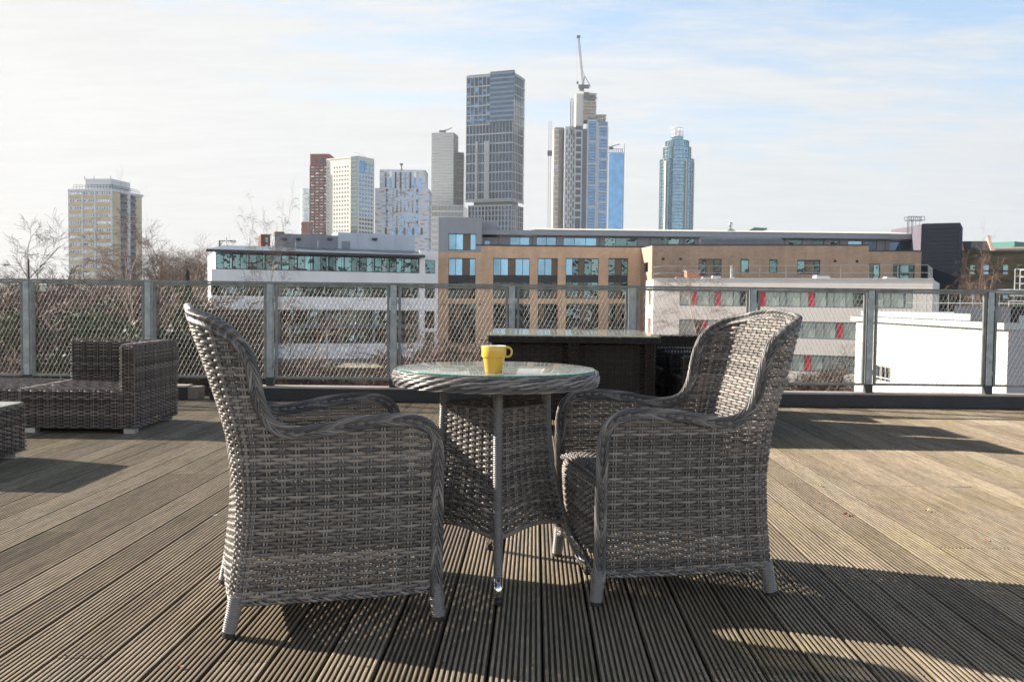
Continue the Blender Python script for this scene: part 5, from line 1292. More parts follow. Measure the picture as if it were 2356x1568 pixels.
def tall_tower():
    Y = 800; t = Tower(1069, 1175, 1201, Y, 22, 'tall_tower', 'tallest dark glass tower with a champagne grid and a recessed band near its foot'); L, R = t.L, t.R
    zt = t.zc(163.5); z_b = t.zc(459); z_c = t.zc(470); t.core(z_b, zt-.5, K_blue, .3)
    z_m = t.zc(s4(0, 100+700/1.823)[1]); z_f = t.zc(s4(0, 100+838/1.823)[1])
    def uL(x): return L.uz(s4(1700+x/1.823, 0)[0], 350)[0]
    us = uL(474); wm = MB(); fh = (zt-z_b)/52.0
    t.grid(L, 0, us, z_m, zt-2, 6, 21, .5, (.2, 1), wm, [K_blue, K_dk, K_blue, K_sky], .25, every=100)
    t.grid(L, 0, L.w, z_b+1, z_m, 14, 31, .45, (.2, 1), wm, [K_blue, K_dk, K_dk, K_blue], .25, every=100)
    for j in range(14): L.box(wm, 0, us if j < 6 else L.w, zt-2-j*(zt-z_b)/13.2-1.0, zt-2-j*(zt-z_b)/13.2, -.02, .5)
    t.grid(R, 0, R.w, z_b+1, zt-2, 7, 52, .45, (.3, 1), wm, K_dk, .3, win=False, every=100)
    for j in range(14): R.box(wm, 0, R.w, zt-2-j*(zt-z_b)/13.2-1.0, zt-2-j*(zt-z_b)/13.2, -.02, .5)
    for x in (370, 436, 455):
        a = uL(x); L.box(wm, a, a+2.2, z_b+1, z_f, .0, 1.5)
    L.box(wm, 0, L.w, z_b, z_b+1.2, -.3, .8); R.box(wm, 0, R.w, z_b, z_b+1.2, -.3, .8); L.box(wm, 0, L.w, zt-2, zt-1.2, -.2, .4); R.box(wm, 0, R.w, zt-2, zt-1.2, -.2, .4)
    wm.make('metal_grid', C_brz, t.root)
    q = MB(); L.box(q, us, L.w+1.4, z_m, zt+.6, -.2, 1.4); R.box(q, -1.3, 1.0, z_m, zt+.5, 0, .9); q.make('glazed_bay', K_blue, t.root)
    q = MB()
    for j in range(11): a = z_m+(zt+.4-z_m)*j/10.6; L.box(q, us, L.w+1.45, a, a+1.5, 1.401, 1.7)
    q.make('bay_bands', plain('bay_band', (.15, .21, .28), .4, .4), t.root)
    q = MB(); c = t.C+(t.dL+t.dR)*4; a = c+t.dL*(t.wl-10); b = c+t.dR*(t.wr-6); d = a+t.dR*(t.wr-6); prism(q, [tuple(c), tuple(b), tuple(d), tuple(a)], z_c-.5, z_b+.2); q.make('recessed_band', C_grey, t.root)
    s_ = 1.6; q = MB(); c = t.C+t.dL*0+t.dR*0; l2 = L.uz(s4(1100+1655/2.142, 0)[0], 480)[0]
    a = np.array(L.p(l2, 0, 0)[:2]); b = c+t.dR*t.wr; d = a+t.dR*t.wr; prism(q, [tuple(c), tuple(b), tuple(d), tuple(a)], GZ, z_c); q.make('podium', K_dk, t.root)
    wm = MB(); t.grid(L, l2, L.w, GZ, z_c, 13, 20, .9, (.6, None), wm, K_dk, .3, win=False); t.grid(R, 0, R.w, GZ, z_c, 6, 20, .8, (.6, None), wm, K_dk, .3, win=False)
    L.box(wm, l2, L.w, z_c-1.2, z_c, -.1, .8); wm.make('podium_grid', C_brz, t.root); t.done()
tall_tower()
def rising_tower():
    Y = 850; S = lambda x, y=0: s4(2150+x/2.613, 120+y/2.613)
    t = thing('unfinished_tower', 'unfinished stepped blue and white tower with a raw concrete top under a crane', 'tower', (0, 0, 0))
    def blk(x0, x1, ytop, m, name, dy=0, dep=26, ybot=None, mull=None, rows=None, mm=C_ltb, oo=.4, xr=None):
        pa, pb = S(x0)[0], S(x1)[0]; a, b = at(pa, 690, Y+dy), at(pb, 690, Y+dy); f = Face((a.x, a.y), (b.x, b.y)); zt = f.uz((pa+pb)/2, S(0, ytop)[1])[1]
        zb = GZ if ybot is None else f.uz((pa+pb)/2, S(0, ybot)[1])[1]; q = MB(); f.box(q, 0, f.w, zb, zt, -dep, 0); o = q.make(name, m, t)
        if mull:
            q = MB()
            for i in range(mull+1): f.box(q, f.w*i/mull-.16, f.w*i/mull+.16, zb, zt, .01, oo)
            for j in range(rows+1): f.box(q, 0, f.w, zb+(zt-zb)*j/rows-.18, zb+(zt-zb)*j/rows+.18, .01, oo-.05)
            q.make('mullions', C_grey, o)
        return f, zb, zt, o
    def bars(f, o, ys, hgt=1.5):
        q = MB()
        for y in ys: z = f.uz(1340, S(0, y)[1])[1]; f.box(q, 0, f.w, z-hgt/2, z+hgt/2, .45, .9)
        f.box(q, -.6, .5, GZ, f.uz(1340, S(0, ys[0])[1])[1], .2, .95); f.box(q, f.w-.5, f.w+.6, GZ, f.uz(1340, S(0, ys[0])[1])[1], .2, .95); q.make('white_frame', C_ltb, o)
    blk(146, 186, 1030, C_con, 'concrete_side', 12); blk(160, 250, 1018, plain('dark_scaffold_clad', (.24, .235, .23), .8, 0, .3, .3), 'scaffold_tower', 10, 20)
    f, zb, zt, o = blk(250, 262, 1030, K_dk, 'shadow_gap', 6)
    f, zb, zt, o = blk(158, 200, 1024, plain('scaffold_deck', (.42, .40, .37), .8, 0, .3, .4), 'scaffold_bay', 9, 12); q = MB()
    for j in range(40): f.box(q, 0, f.w, zt-2-j*4.6, zt-.6-j*4.6-1.0, .01, .8)
    q.make('scaffold_lifts', C_white, o)
    f, zb, zt, o = blk(262, 372, 1008, C_white, 'white_flank', 2)
    q = MB()
    for k in range(4):
        for j in range(24):
            u = f.w*(.16+.22*k); z = zt-3-j*7.6-(k % 2)*3.4; f.box(q, u, u+.9, z-5.2, z, .01, .2)
    q.make('slot_windows', C_grey, o)
    f, zb, zt, o = blk(372, 438, 1005, K_dk, 'glass_bay', 0, 24, None, 8, 60); bars(f, o, [1055, 1130, 1206, 1281, 1356, 1432, 1507, 1583, 1660, 1735, 1810, 1885, 1960])
    blk(438, 500, 1032, plain('grey_blue_core', (.22, .26, .33), .6, .1, .1, .1), 'core_wall', 1.5)
    f, zb, zt, o = blk(500, 590, 925, K_sky, 'glass_bay', -2, 28, None, 6, 66); bars(f, o, [950, 1170, 1398, 1625, 1850])
    blk(590, 612, 955, C_ltb, 'white_pier', -1.5)
    f, zb, zt, o = blk(612, 704, 962, K_sky, 'glass_bay', 0, 26, None, 6, 62); bars(f, o, [1010, 1128, 1240, 1352, 1466, 1580, 1690, 1800, 1900])
    # concrete top, slabs and columns
    blk(372, 452, 665, plain('white_formwork', (.80, .78, .74), .7), 'concrete_core', 3, 20, 1010)  # the core wall itself is white
    q = MB(); pa, pb = S(452)[0], S(585)[0]; a, b = at(pa, 690, Y+1), at(pb, 690, Y+1); f = Face((a.x, a.y), (b.x, b.y))
    for j in range(8):
        z = f.uz(1340, S(0, 935-j*37)[1])[1]; f.box(q, 0, f.w*(1 if j < 6 else .95), z-.6, z+.5, -18, 0)
    for i in range(6):
        for o_ in (-.5, -9, -17): f.box(q, f.w*(.04+.17*i), f.w*(.04+.17*i)+1.2, f.uz(1340, S(0, 935)[1])[1], f.uz(1340, S(0, 720 if i < 5 else 745)[1])[1], o_-1, o_)
    f.box(q, 0, f.w*.35, f.uz(1340, S(0, 935)[1])[1], f.uz(1340, S(0, 700)[1])[1], -17, -3); q.make('slabs', C_con, t)
    q = MB(); f.box(q, 0, f.w*.4, f.uz(1340, S(0, 720)[1])[1], f.uz(1340, S(0, 650)[1])[1], -17, .5)
    for i in range(8): f.box(q, f.w*(.4+.085*i), f.w*(.4+.085*i)+.35, f.uz(1340, S(0, 740)[1])[1], f.uz(1340, S(0, 650+i*3)[1])[1], -.2, .2)
    f.box(q, f.w*.4, f.w, f.uz(1340, S(0, 668)[1])[1], f.uz(1340, S(0, 662)[1])[1], -.3, .3); f.box(q, f.w*.4, f.w, f.uz(1340, S(0, 712)[1])[1], f.uz(1340, S(0, 700)[1])[1], -.3, .3); q.make('safety_screen', plain('screen_grey', (.16, .19, .20), .7), t)
    q = MB(); pa, pb = S(568)[0], S(690)[0]; a, b = at(pa, 690, Y+2), at(pb, 690, Y+2); f = Face((a.x, a.y), (b.x, b.y))
    for j in range(3): z = f.uz(1340, S(0, 958-j*36)[1])[1]; f.box(q, 0, f.w, z-.6, z+.5, -14, 0)
    for i in range(5): f.box(q, f.w*.2*i+.3, f.w*.2*i+1.5, f.uz(1340, S(0, 968)[1])[1], f.uz(1340, S(0, 884)[1])[1], -12, -.3)
    q.make('slabs', C_con, t)
    q = MB()
    for x in (348, 372):
        for j in range(9):
            p = at(S(x)[0], S(0, 720+j*34)[1], Y+2); q.box(p.x-.3, p.x+.3, p.y-.3, p.y+.3, p.z-11.5, p.z)
    for j in range(9): p = at(S(348)[0], S(0, 724+j*34)[1], Y+2); p2 = at(S(372)[0], S(0, 724+j*34)[1], Y+2); q.cyl(p, p2, .3, 4)
    q.make('scaffold', C_con, t)
    h = thing('builders_hoist', 'builders hoist with a cage on thin masts left of the unfinished tower', 'hoist', (0, 0, 0)); q = MB()
    for x in (122, 144):
        p = at(S(x)[0], S(0, 950)[1], Y+5); q.cyl((p.x, p.y, GZ), p, .28, 5)
    q.make('masts', C_con, h)
    for (x, y, w_, hh) in ((128, 1290, 50, 50), (186, 1435, 36, 44)):
        q = MB(); p = at(S(x)[0], S(0, y)[1], Y+3); s = Y/F/1.7385/2.613; q.box(p.x-w_/2*s, p.x+w_/2*s, p.y-3, p.y+1, p.z-hh/2*s, p.z+hh/2*s); q.make('cage', C_grey if x < 150 else C_white, h)
    # luffing crane
    k = thing('tower_crane', 'luffing tower crane with a steep lattice jib on top of the unfinished tower', 'crane', (0, 0, 0)); mk = plain('crane_steel', (.10, .10, .11), .5, .3)
    def lattice(q, a, b, w_, n):
        a, b = np.array(a), np.array(b); ax = np.array((1., 0, 0)); ay = np.array((0, 1., 0))
        cs = [a+ax*w_*i+ay*w_*j for i in (-.5, .5) for j in (-.5, .5)]; d = b-a
        for c in cs: q.cyl(c, c+d, .15, 4)
        for i in range(n):
            for (p0, p1) in ((0, 2), (2, 0), (1, 3)): q.cyl(cs[p0]+d*i/n, cs[p1]+d*(i+1)/n, .09, 3)
    foot = at(*S(478, 590), Y+6); tip = at(*S(428, 72), Y+6); low = at(*S(472, 645), Y+6); apx = at(*S(493, 480), Y+6)
    q = MB(); lattice(q, low, foot, 1.8, 3); q.make('mast', mk, k)
    q = MB(); q.box(foot.x-4.5, foot.x+5.5, foot.y-2, foot.y+2, foot.z-1.6, foot.z+1.2); q.box(foot.x-3.5, foot.x+.5, foot.y-2.1, foot.y+2.1, foot.z-3.8, foot.z-1.65); q.make('machinery_deck', C_grey, k)
    q = MB(); lattice(q, foot, tip, 1.5, 34); q.make('jib', mk, k); q = MB(); q.box(tip.x-1.6, tip.x+1.6, tip.y-1, tip.y+1, tip.z-1, tip.z+1); q.make('jib_head', C_grey, k)
    q = MB(); q.cyl(foot, apx, .35, 5); q.cyl((foot.x+6.5, foot.y, foot.z), apx, .3, 5); q.cyl(apx, tuple(np.array(foot)*.6+np.array(tip)*.4), .10, 4); q.make('a_frame', mk, k)
    hk = at(*S(418, 547), Y+6); q = MB(); q.cyl((tip.x-2, tip.y, tip.z), (hk.x, hk.y, hk.z), .06, 4); q.box(hk.x-.9, hk.x+.9, hk.y-.5, hk.y+.5, hk.z-1.6, hk.z+.6); q.make('hook_block', C_grey, k)
    # blue glass neighbour
    pl, pr = S(704)[0], S(886)[0]; T8 = Tower(pl, S(862)[0], pr, 900, 2, 'blue_glass_tower', 'lower bright blue glass tower touching the right side of the unfinished tower'); L, R = T8.L, T8.R; zt = T8.zc(S(0, 1240)[1]); T8.core(GZ, zt-8, K_sky, .2)
    wm = MB(); T8.grid(L, 0, L.w, GZ, zt-8, 8, 44, .35, (.5, None), wm, [K_sky, K_blue, K_sky, K_pale, K_sky, K_blue, K_sky], .3); T8.grid(L, 0, L.w, zt-8, zt, 8, 2, .5, (.6, None), wm, K_sky, .4, win=False)
    q = MB()
    for y in (1420, 1558, 1690, 1830, 1960): z = T8.zc(S(0, y)[1]); L.box(q, 0, L.w, z-.7, z+.7, .31, .9)
    for u in (L.w-.3,): L.box(q, u-.4, u+.6, GZ, zt, .3, .9)
    R.box(q, R.w-.6, R.w+.4, GZ, zt, .2, .9); wm.make('mullions', plain('blue_mullion', (.05, .10, .18), .5, .2), T8.root); q.make('white_frame', C_ltb, T8.root); T8.done()
    c = at(*S(770, 1222), 905); k = thing('roof_jib', 'thin maintenance jib lying across the blue glass tower roof', 'crane', (c.x, c.y, zt)); q = MB(); q.cyl((-9, 0, .4), (8, 0, 5.0), .4, 5); q.make('arm', C_grey, k); q = MB(); q.box(-2, 2, -1, 1, 0, 2.2); q.make('base', C_grey, k)
rising_tower()
def round_tower():
    Y = 950; pc = (1518+1596)/2+1; c = at(pc, 690, Y); k = Y/F; t = thing('round_tower', 'round blue green glass tower with stepped tiers and an open crown', 'tower', (c.x, c.y+38.5*k, 0))
    S = lambda y: at(pc, s4(0, 100+y/1.823)[1], Y).z
    tiers = [(38.5, GZ, S(965)), (31.5, S(965), S(876)), (26.5, S(876), S(828)), (13.5, S(828), S(796))]
    for i, (r, z0, z1) in enumerate(tiers):
        R0 = r*k; q = MB(); q.lathe((0, 0, 0), [(R0, z0), (R0, z1)], 72); q.disc((0, 0, z1), R0, 72); o = q.make('glass_drum', K_cyan, t, True)
        b = MB(); n = int((z1-z0)/3.35)
        for j in range(1, n+1): z = z0+(z1-z0)*j/n; b.lathe((0, 0, 0), [(R0+.01, z-.45), (R0+.35, z-.45), (R0+.35, z), (R0+.01, z)], 72)
        b.make('floor_bands', plain('band_teal', (.10, .17, .20), .4, .4) if i == 0 else MATS['band_teal'], o)
        m = MB()
        for j in range(48):
            a = j*2*PI/48
            if i < 3 and j % 2 == 0: m.obox((R0*math.cos(a), R0*math.sin(a), z0), (.5*math.cos(a), .5*math.sin(a), 0), (-.2*math.sin(a), .2*math.cos(a), 0), (0, 0, z1-z0))
        m.make('mullions', plain('band_pale', (.36, .46, .47), .4, .4) if i == 0 else MATS['band_pale'], o)
    q = MB()
    for a0 in np.linspace(0, 2*PI, 5, endpoint=False):
        a = a0+3.85; R0 = 38.5*k+1.2; q.obox((R0*math.cos(a)+.9*math.sin(a), R0*math.sin(a)-.9*math.cos(a), GZ), (-1.6*math.cos(a), -1.6*math.sin(a), 0), (-1.8*math.sin(a), 1.8*math.cos(a), 0), (0, 0, S(985)-GZ))
    q.make('fin', plain('pale_fin', (.50, .48, .42), .5, .2), t)
    q = MB(); r = 13.0*k
    for a in np.linspace(0, 2*PI, 10, endpoint=False): q.cyl((r*math.cos(a), r*math.sin(a), S(830)), (r*math.cos(a), r*math.sin(a), S(728)), .28, 5)
    for y in (796, 765, 732):
        a = np.linspace(0, 2*PI, 33); P = np.stack([r*np.cos(a), r*np.sin(a), 0*a+S(y)], 1); q.tube(P, (0, 0, 1), .35, k=4)
    q.cyl((-2.2, 0, S(800)), (-2.2, 0, S(735)), 1.1, 8); q.cyl((2.2, 0, S(800)), (2.2, 0, S(735)), 1.1, 8); q.make('open_crown', C_white, t)
round_tower()
# ---------------------------------------------------------------- ground, terraces, trees
def ground():
    def f_(T, b):
        p = T.n('ShaderNodeNewGeometry').outputs['Position']; n = T.noise(p, .05, 6, .6); n2 = T.noise(p, .6, 5, .65)
        c = T.ramp(n, [(.35, (.075, .058, .045)), (.5, (.09, .075, .055)), (.62, (.055, .070, .032))]); T.l(T.mix(1.0, c, T.ramp(n2, [(.3, .6), (.7, 1.4)]), 'MULTIPLY'), b.inputs['Base Color'])
    m = mat('winter_ground', (.08, .07, .05), .95, 0, f_); q = MB(); q.add([(-9000, -9000, GZ), (9000, -9000, GZ), (9000, 9000, GZ), (-9000, 9000, GZ)], [(0, 1, 2, 3)]); tag(q.make('ground', m), kind='structure')
    q = MB(); a = at(640, 880, 92); q.box(a.x, a.x+26, 80, 112, GZ+.004, GZ+.02); tag(q.make('yard_paving', plain('asphalt_yard', (.07, .07, .07), .9)), kind='structure')
ground()
def terrace_house():
    A = at(Z1(-250, 1200)[0], 700, 172); Bp = at(Z1(1240, 1200)[0], 700, 160); f = Face((A.x, A.y), (Bp.x, Bp.y)); zt = f.uz(300, Z1(700, 1155)[1])[1]
    n = 8
    for i in range(n):
        t = thing('terraced_house', 'red brick terraced house with white windows under a dark roof, far left', 'house', (0, 0, 0), 0, 'terraced houses behind the left trees')
        t['label'] = ['end', 'second', 'third', 'fourth', 'fifth', 'sixth', 'seventh', 'last'][i]+' red brick terraced house from the left under the long dark roof beyond the trees'
        u0, u1 = f.w*i/n, f.w*(i+1)/n-.02; q = MB(); f.box(q, u0, u1, GZ, zt-1.3, -8, 0); q.make('wall', B_red, t)
        q = MB(); q.add([f.p(u0, zt-1.3, .4), f.p(u1, zt-1.3, .4), f.p(u1, zt, -4), f.p(u0, zt, -4), f.p(u0, zt-1.3, -8.4), f.p(u1, zt-1.3, -8.4)], [(0, 1, 2, 3), (3, 2, 5, 4)]); q.make('roof', plain('dark_green_slate', (.055, .07, .065), .6) if i == 0 else MATS['dark_green_slate'], t)
        for (a, b) in ((.15, .4), (.55, .82)):
            for (z0, z1) in ((zt-4.0, zt-2.2), (zt-7.0, zt-5.2)):
                window(t, f, (u0+(u1-u0)*a, u0+(u1-u0)*b, z0, z1), [(1, 'm'), (1, 'd')], WM, -.10, .14, R_bright)
terrace_house()
def branchy(seed, h, spread, levels=4, trunk_r=.16, n0=7, up=.55, droop=0.0, start=.25, twig=.012, fork=3, minr=.012, multi=1):
    r = random.Random(seed); tr, cr = MB(), MB()
    def grow(p, d, L, rad, lev):
        n = 5 if lev < 2 else 4; pts = [p]; dd = d.copy(); q = p.copy()
        for i in range(n):
            dd = dd+np.array([r.gauss(0, .13), r.gauss(0, .13), r.gauss(0, .10)+(.06*up if lev else 0)-droop*lev*.07*(i/n)]); dd /= np.linalg.norm(dd); q = q+dd*L/n; pts.append(q.copy())
        pts = np.array(pts); rr = np.linspace(rad, max(minr, rad*.45), n+1)
        (tr if lev <= (1 if levels > 3 else 0) else cr).tube(pts, (0.3, 1, .2), rr, k=6 if lev == 0 else 3, cap=False)
        if lev >= levels: return
        m = n0 if lev == 0 else fork+(1 if r.random() < .5 else 0)+(2 if lev == levels-1 else 0)
        for i in range(m):
            s = start+(1-start)*((i+r.random())/m) if lev == 0 else .25+.75*(i+r.random())/m
            k = s*n; i0 = min(int(k), n-1); pp = pts[i0]+(pts[i0+1]-pts[i0])*(k-i0); ax = pts[i0+1]-pts[i0]; ax /= np.linalg.norm(ax)
            az = r.uniform(0, 2*PI); v = np.array([math.cos(az), math.sin(az), 0]); v -= ax*np.dot(v, ax); v /= np.linalg.norm(v)+1e-6
            an = math.radians(r.uniform(28, 60)) if lev else math.radians(r.uniform(30, 62))
            nd = ax*math.cos(an)+v*math.sin(an)*spread; nd /= np.linalg.norm(nd)
            ll = L*(.62 if lev else .45)*r.uniform(.65, 1.1)*(1.15-.55*s if lev == 0 else 1)
            grow(pp, nd, ll, max(minr, rad*(.5 if lev else .42)*(1-.4*s)), lev+1)
    for k in range(multi):
        a = k*2.1; grow(np.array([.25*k*math.cos(a), .25*k*math.sin(a), 0.]), np.array([.18*k*math.cos(a), .18*k*math.sin(a), 1.]), h*(1-.12*k), trunk_r, 0)
    return tr, cr
M_bark = plain('grey_brown_bark', (.11, .075, .055), .9, 0, .3, 2); M_twig = plain('brown_twigs', (.14, .095, .075), .9, 0, .25, 1)
M_birch = plain('birch_bark', (.42, .32, .26), .8, 0, .3, 4); M_twr = plain('reddish_twigs', (.15, .095, .08), .9, 0, .25, 1); M_shr = plain('shrub_twigs', (.10, .072, .055), .9, 0, .35, .6)
def protos():
    P = []
    for i, (seed, h, kw, mt, mw_) in enumerate([
        (1, 13, dict(spread=1.15, levels=4, n0=10, start=.22, trunk_r=.2, fork=4, minr=.011), M_bark, M_twig),
        (2, 12, dict(spread=1.3, levels=4, n0=9, start=.15, trunk_r=.22, fork=4, minr=.011), M_bark, M_twig),
        (3, 15, dict(spread=.75, levels=4, n0=20, start=.3, trunk_r=.11, fork=4, droop=1.6, minr=.0065), M_birch, M_twr),
        (4, 5.5, dict(spread=1.0, levels=3, n0=13, start=.08, trunk_r=.07, fork=6, minr=.014, multi=3), M_shr, M_shr),
        (5, 4.5, dict(spread=1.2, levels=3, n0=12, start=.05, trunk_r=.06, fork=6, minr=.014, multi=4), M_shr, M_twr)]):
        t = thing(['bare_tree', 'bare_tree', 'birch_tree', 'bare_shrub', 'bare_shrub'][i], 'proto', ['tree', 'tree', 'birch', 'shrub', 'shrub'][i]); tr, cr = branchy(seed, h, **kw)
        tr.make('trunk', mt, t, True); cr.make('crown' if i < 3 else 'twigs', mw_, t, False); P.append((t, h))
    return P
PR = protos(); used = [False]*5; rt = random.Random(21)
def tree(kind, px, Y, ytop, label, group=None, rz=None, wide=1.0):
    t, h = PR[kind]; a = at(px, 690, Y); top = at(px, ytop, Y).z; s = (top-GZ)/(h*(1.0 if kind < 3 else 1.0)); rz = rt.uniform(0, 6.28) if rz is None else rz
    if not used[kind]:
        used[kind] = True; t.location = (a.x, a.y, GZ-.02); t.rotation_euler = (0, 0, rz); t.scale = (s*wide, s*wide, s); t['label'] = label; o = t
        if group: t['group'] = group
    else: o = dup(t, (a.x, a.y, GZ-.02), rz, label, group, (s*wide, s*wide, s))
    if not group and 'group' in o: del o['group']
    return o
tree(0, 60, 95, 592, 'bare spreading tree against the white sky at the left picture edge')
tree(1, 12, 88, 596, 'lower bare tree cut off by the left picture edge')
tree(2, 331, 62, 566, 'slim pale birch in front of the right side of the council tower', wide=.6)
tree(0, 372, 120, 598, 'bare tree just right of the council tower')
tree(1, 408, 140, 592, 'round bare tree between the council tower and the white office')
tree(2, 592, 70, 562, 'tall bare birch in front of the white office roof', wide=.42)
tree(2, 668, 74, 735, 'small multi stemmed birch in front of the lower office windows', wide=1.3)
tree(2, 1052, 80, 742, 'pale young tree in front of the foot of the buff brick block', wide=1.3)
tree(2, 2288, 70, 640, 'thin bare tree in front of the old brown brick building', wide=.5)
tree(2, 1636, 76, 640, 'thin reddish bare tree in front of the red panelled block', wide=.7)
tree(1, 1862, 70, 832, 'bare tree low behind the back of the right armchair', wide=1.6)
for i in range(26):
    px = 330+i*7.5+rt.uniform(-4, 4) if i < 20 else -60+ (i-20)*65
    tree(rt.choice((0, 1)), px, rt.uniform(190, 300), rt.uniform(612, 632) if i < 20 else rt.uniform(636, 648), 'bare brown tree in the distant treeline left of the white office', 'distant treeline', wide=1.5)
for i in range(58):
    Y = 56+ (i % 14)*6.5+rt.uniform(-3, 3); px = rt.uniform(-120, 500) if i < 46 else rt.uniform(500, 900)
    if i >= 46: Y = rt.uniform(60, 92)
    if i < 46: yt = rt.uniform(672, 725) if Y > 80 else rt.uniform(705, 790)
    else: yt = rt.uniform(845, 872)
    tree(rt.choice((3, 4)), px, Y, yt, 'tangled brown bare shrub in the gardens seen through the left railing mesh', 'bare shrubs below the terrace', wide=1.5)
for i in range(26):
    px = rt.uniform(930, 1160) if i < 12 else rt.uniform(1500, 1960); Y = rt.uniform(62, 88); yt = rt.uniform(795, 850) if i < 12 else rt.uniform(862, 885)
    tree(rt.choice((3, 4)), px, Y, yt, 'brown bare shrub at the foot of the %s' % ('buff brick block' if i < 12 else 'red panelled block'), 'shrubs at the foot of the %s' % ('buff block' if i < 12 else 'panel block'), wide=1.6)
def leafy(name, label, cat, px, Y, ytop, ybot, wpx, col, seed, cone=False, group=None, n=5200):
    r = np.random.RandomState(seed); a = at(px, 690, Y); z1 = at(px, ytop, Y).z; z0 = max(GZ, at(px, ybot, Y).z); W = wpx*Y/F/2
    t = thing(name, label, cat, (a.x, a.y, GZ), 0, group); q = MB(); q.cyl((0, 0, 0), (0, 0, z1-GZ-.8), .16, 7, .04); q.make('trunk', M_bark, t)
    blobs = r.normal(0, 1, (26, 3)); blobs /= np.linalg.norm(blobs, axis=1)[:, None]; blobs *= r.uniform(.35, .85, (26, 1))
    idx = r.randint(0, 26, n); v = blobs[idx]+r.normal(0, .20, (n, 3)); h = (z1-z0)/2
    if cone:
        u = r.uniform(0, 1, n)**.7; ang = r.uniform(0, 2*PI, n); rad = (u*.95+.03)*(.75+.25*np.sin(ang*5+u*30))*np.sqrt(r.uniform(.2, 1, n)); v = np.stack([rad*np.cos(ang), rad*np.sin(ang), 1-2*u-.12*rad], 1)
    Pn = v*np.array([W, W, h])+np.array([0, 0, (z0+z1)/2-GZ]); sz = r.uniform(.12, .30, n)[:, None]*(W/3+.5)*.55
    e1 = r.normal(0, 1, (n, 3)); e1 /= np.linalg.norm(e1, axis=1)[:, None]; e2 = np.cross(e1, r.normal(0, 1, (n, 3))); e2 /= np.linalg.norm(e2, axis=1)[:, None]
    V = np.stack([Pn-e1*sz, Pn+e2*sz*.6, Pn+e1*sz, Pn-e2*sz*.6], 1); m = MB(); m.add(V.reshape(-1, 3), np.arange(n*4).reshape(-1, 4)); m.make('crown', MATS.get('leaf_%s' % str(col)) or plain('leaf_%s' % str(col), col, .7, 0, .45, .9), t); return t
leafy('conifer', 'dark green pointed conifer just left of the white office block', 'conifer', 432, 110, 620, 760, 62, (.035, .055, .03), 3, True)
leafy('evergreen_tree', 'broad green evergreen below the conifer beside the white office', 'tree', 398, 100, 652, 760, 110, (.06, .085, .03), 4)
leafy('evergreen_bush', 'round green bush in the gardens seen through the second mesh panel from the left', 'bush', 215, 50, 722, 800, 170, (.065, .09, .035), 5)
leafy('evergreen_bush', 'green bush seen through the mesh above the sofa back', 'bush', 300, 46, 760, 850, 120, (.05, .075, .03), 6)
leafy('evergreen_bush', 'yellowish green bush behind the first mesh panel at the left edge', 'bush', 35, 48, 725, 800, 110, (.10, .11, .05), 7)
leafy('hedge', 'trimmed green hedge in the yard below the white office windows', 'hedge', 720, 88, 838, 872, 200, (.07, .11, .03), 8)
leafy('evergreen_bush', 'dark green bush in the corner between the white office and the buff block', 'bush', 985, 96, 800, 850, 62, (.035, .045, .04), 9)
for k, (px, Y, yt, yb, wp, lab) in enumerate(((95, 60, 700, 780, 120, 'dark evergreen clump above the ottoman, seen through the second mesh panel'), (265, 66, 690, 770, 130, 'dark evergreen clump left of the slim birch trunk'), (385, 52, 745, 850, 150, 'low dark evergreen clump right of the corner sofa'),
        (450, 58, 700, 800, 120, 'dark evergreen clump just left of the left armchair back'), (560, 72, 800, 870, 130, 'dark green clump in the yard below the left office windows'), (160, 44, 800, 870, 180, 'low green clump close below the railing behind the sofa back'))):
    leafy('evergreen_bush', lab, 'bush', px, Y, yt, yb, wp, ((.032, .042, .022), (.05, .06, .028))[k % 2], 20+k)
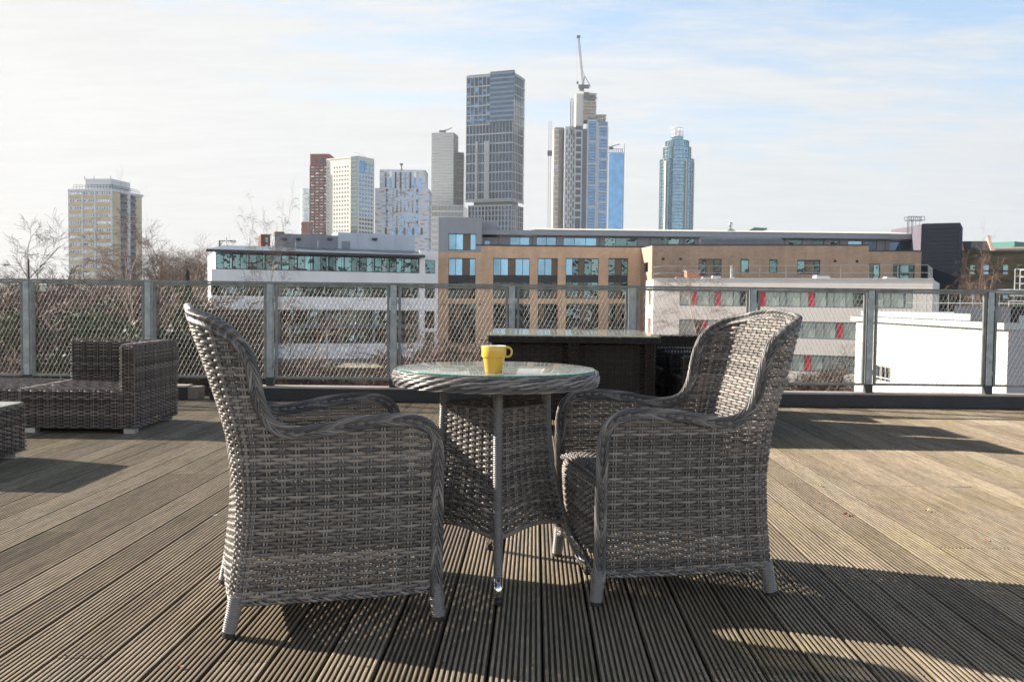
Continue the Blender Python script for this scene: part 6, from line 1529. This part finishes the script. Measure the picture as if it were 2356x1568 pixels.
def yard():
    for i, (px, y0, lab) in enumerate(((668, 748, 'grey yard lamp post left of the small birch in front of the office'), (752, 752, 'grey yard lamp post in front of the middle of the white office'))):
        a = at(px, 880, 78); z1 = at(px, y0, 78).z; t = thing('lamp_post', lab, 'lamp post', (a.x, a.y, GZ), 0, 'yard lamp posts'); q = MB(); q.cyl((0, 0, 0), (0, 0, z1-GZ), .09, 8, .06); q.make('pole', M_galv, t)
        q = MB(); q.lathe((0, 0, z1-GZ), [(.06, 0), (.3, .1), (.3, .3), (0, .42)], 12); q.make('lamp_head', M_frame, t)
    a = at(855, 870, 84); t = thing('yard_shed', 'low beige flat roofed shed in the yard seen under the mesh panel', 'shed', (a.x-3, a.y, GZ)); z1 = at(855, 850, 84).z-GZ
    q = MB(); q.box(0, 13, 0, 5, 0, z1); q.make('wall', plain('beige_shed', (.20, .18, .14), .9), t); q = MB(); q.box(-.3, 13.3, -.3, 5.3, z1+.003, z1+.2); q.make('roof', plain('shed_roof', (.24, .21, .16), .9), t)
    a = at(605, 545, 260); t = thing('brick_tower_block', 'red brick building rising behind the left end of the office plant room', 'building', (0, 0, 0)); f = face_px(600, 260, 655, 262); z1 = f.uz(620, 539)[1]; g = f.uz(640, 690)[0]
    q = MB(); f.box(q, 0, f.w, GZ, z1, -12, 0); f.box(q, f.w*.6, f.w, z1, z1+.9, -10, -1); q.make('wall', B_red, t)
    for j in range(5):
        h = (f.uz(611, 690)[0], f.uz(616.5, 690)[0], z1-2.2-j*2.0, z1-.9-j*2.0); q = MB(); f.box(q, *h, 0.005, .1); q.make('window', R_bright, t)
yard()
# ---------------------------------------------------------------- thin winter haze round the whole place
hm = bpy.data.materials.new('haze'); hm.use_nodes = True; nt = hm.node_tree; nt.nodes.clear()
ou = nt.nodes.new('ShaderNodeOutputMaterial'); pv = nt.nodes.new('ShaderNodeVolumePrincipled')
pv.inputs['Color'].default_value = (.93, .96, 1.0, 1); pv.inputs['Density'].default_value = .00010; pv.inputs['Anisotropy'].default_value = .3
nt.links.new(pv.outputs[0], ou.inputs['Volume'])
q = MB(); q.box(-900, 900, -150, 1250, GZ-1, 260)
tag(q.make('haze', hm), kind='stuff')
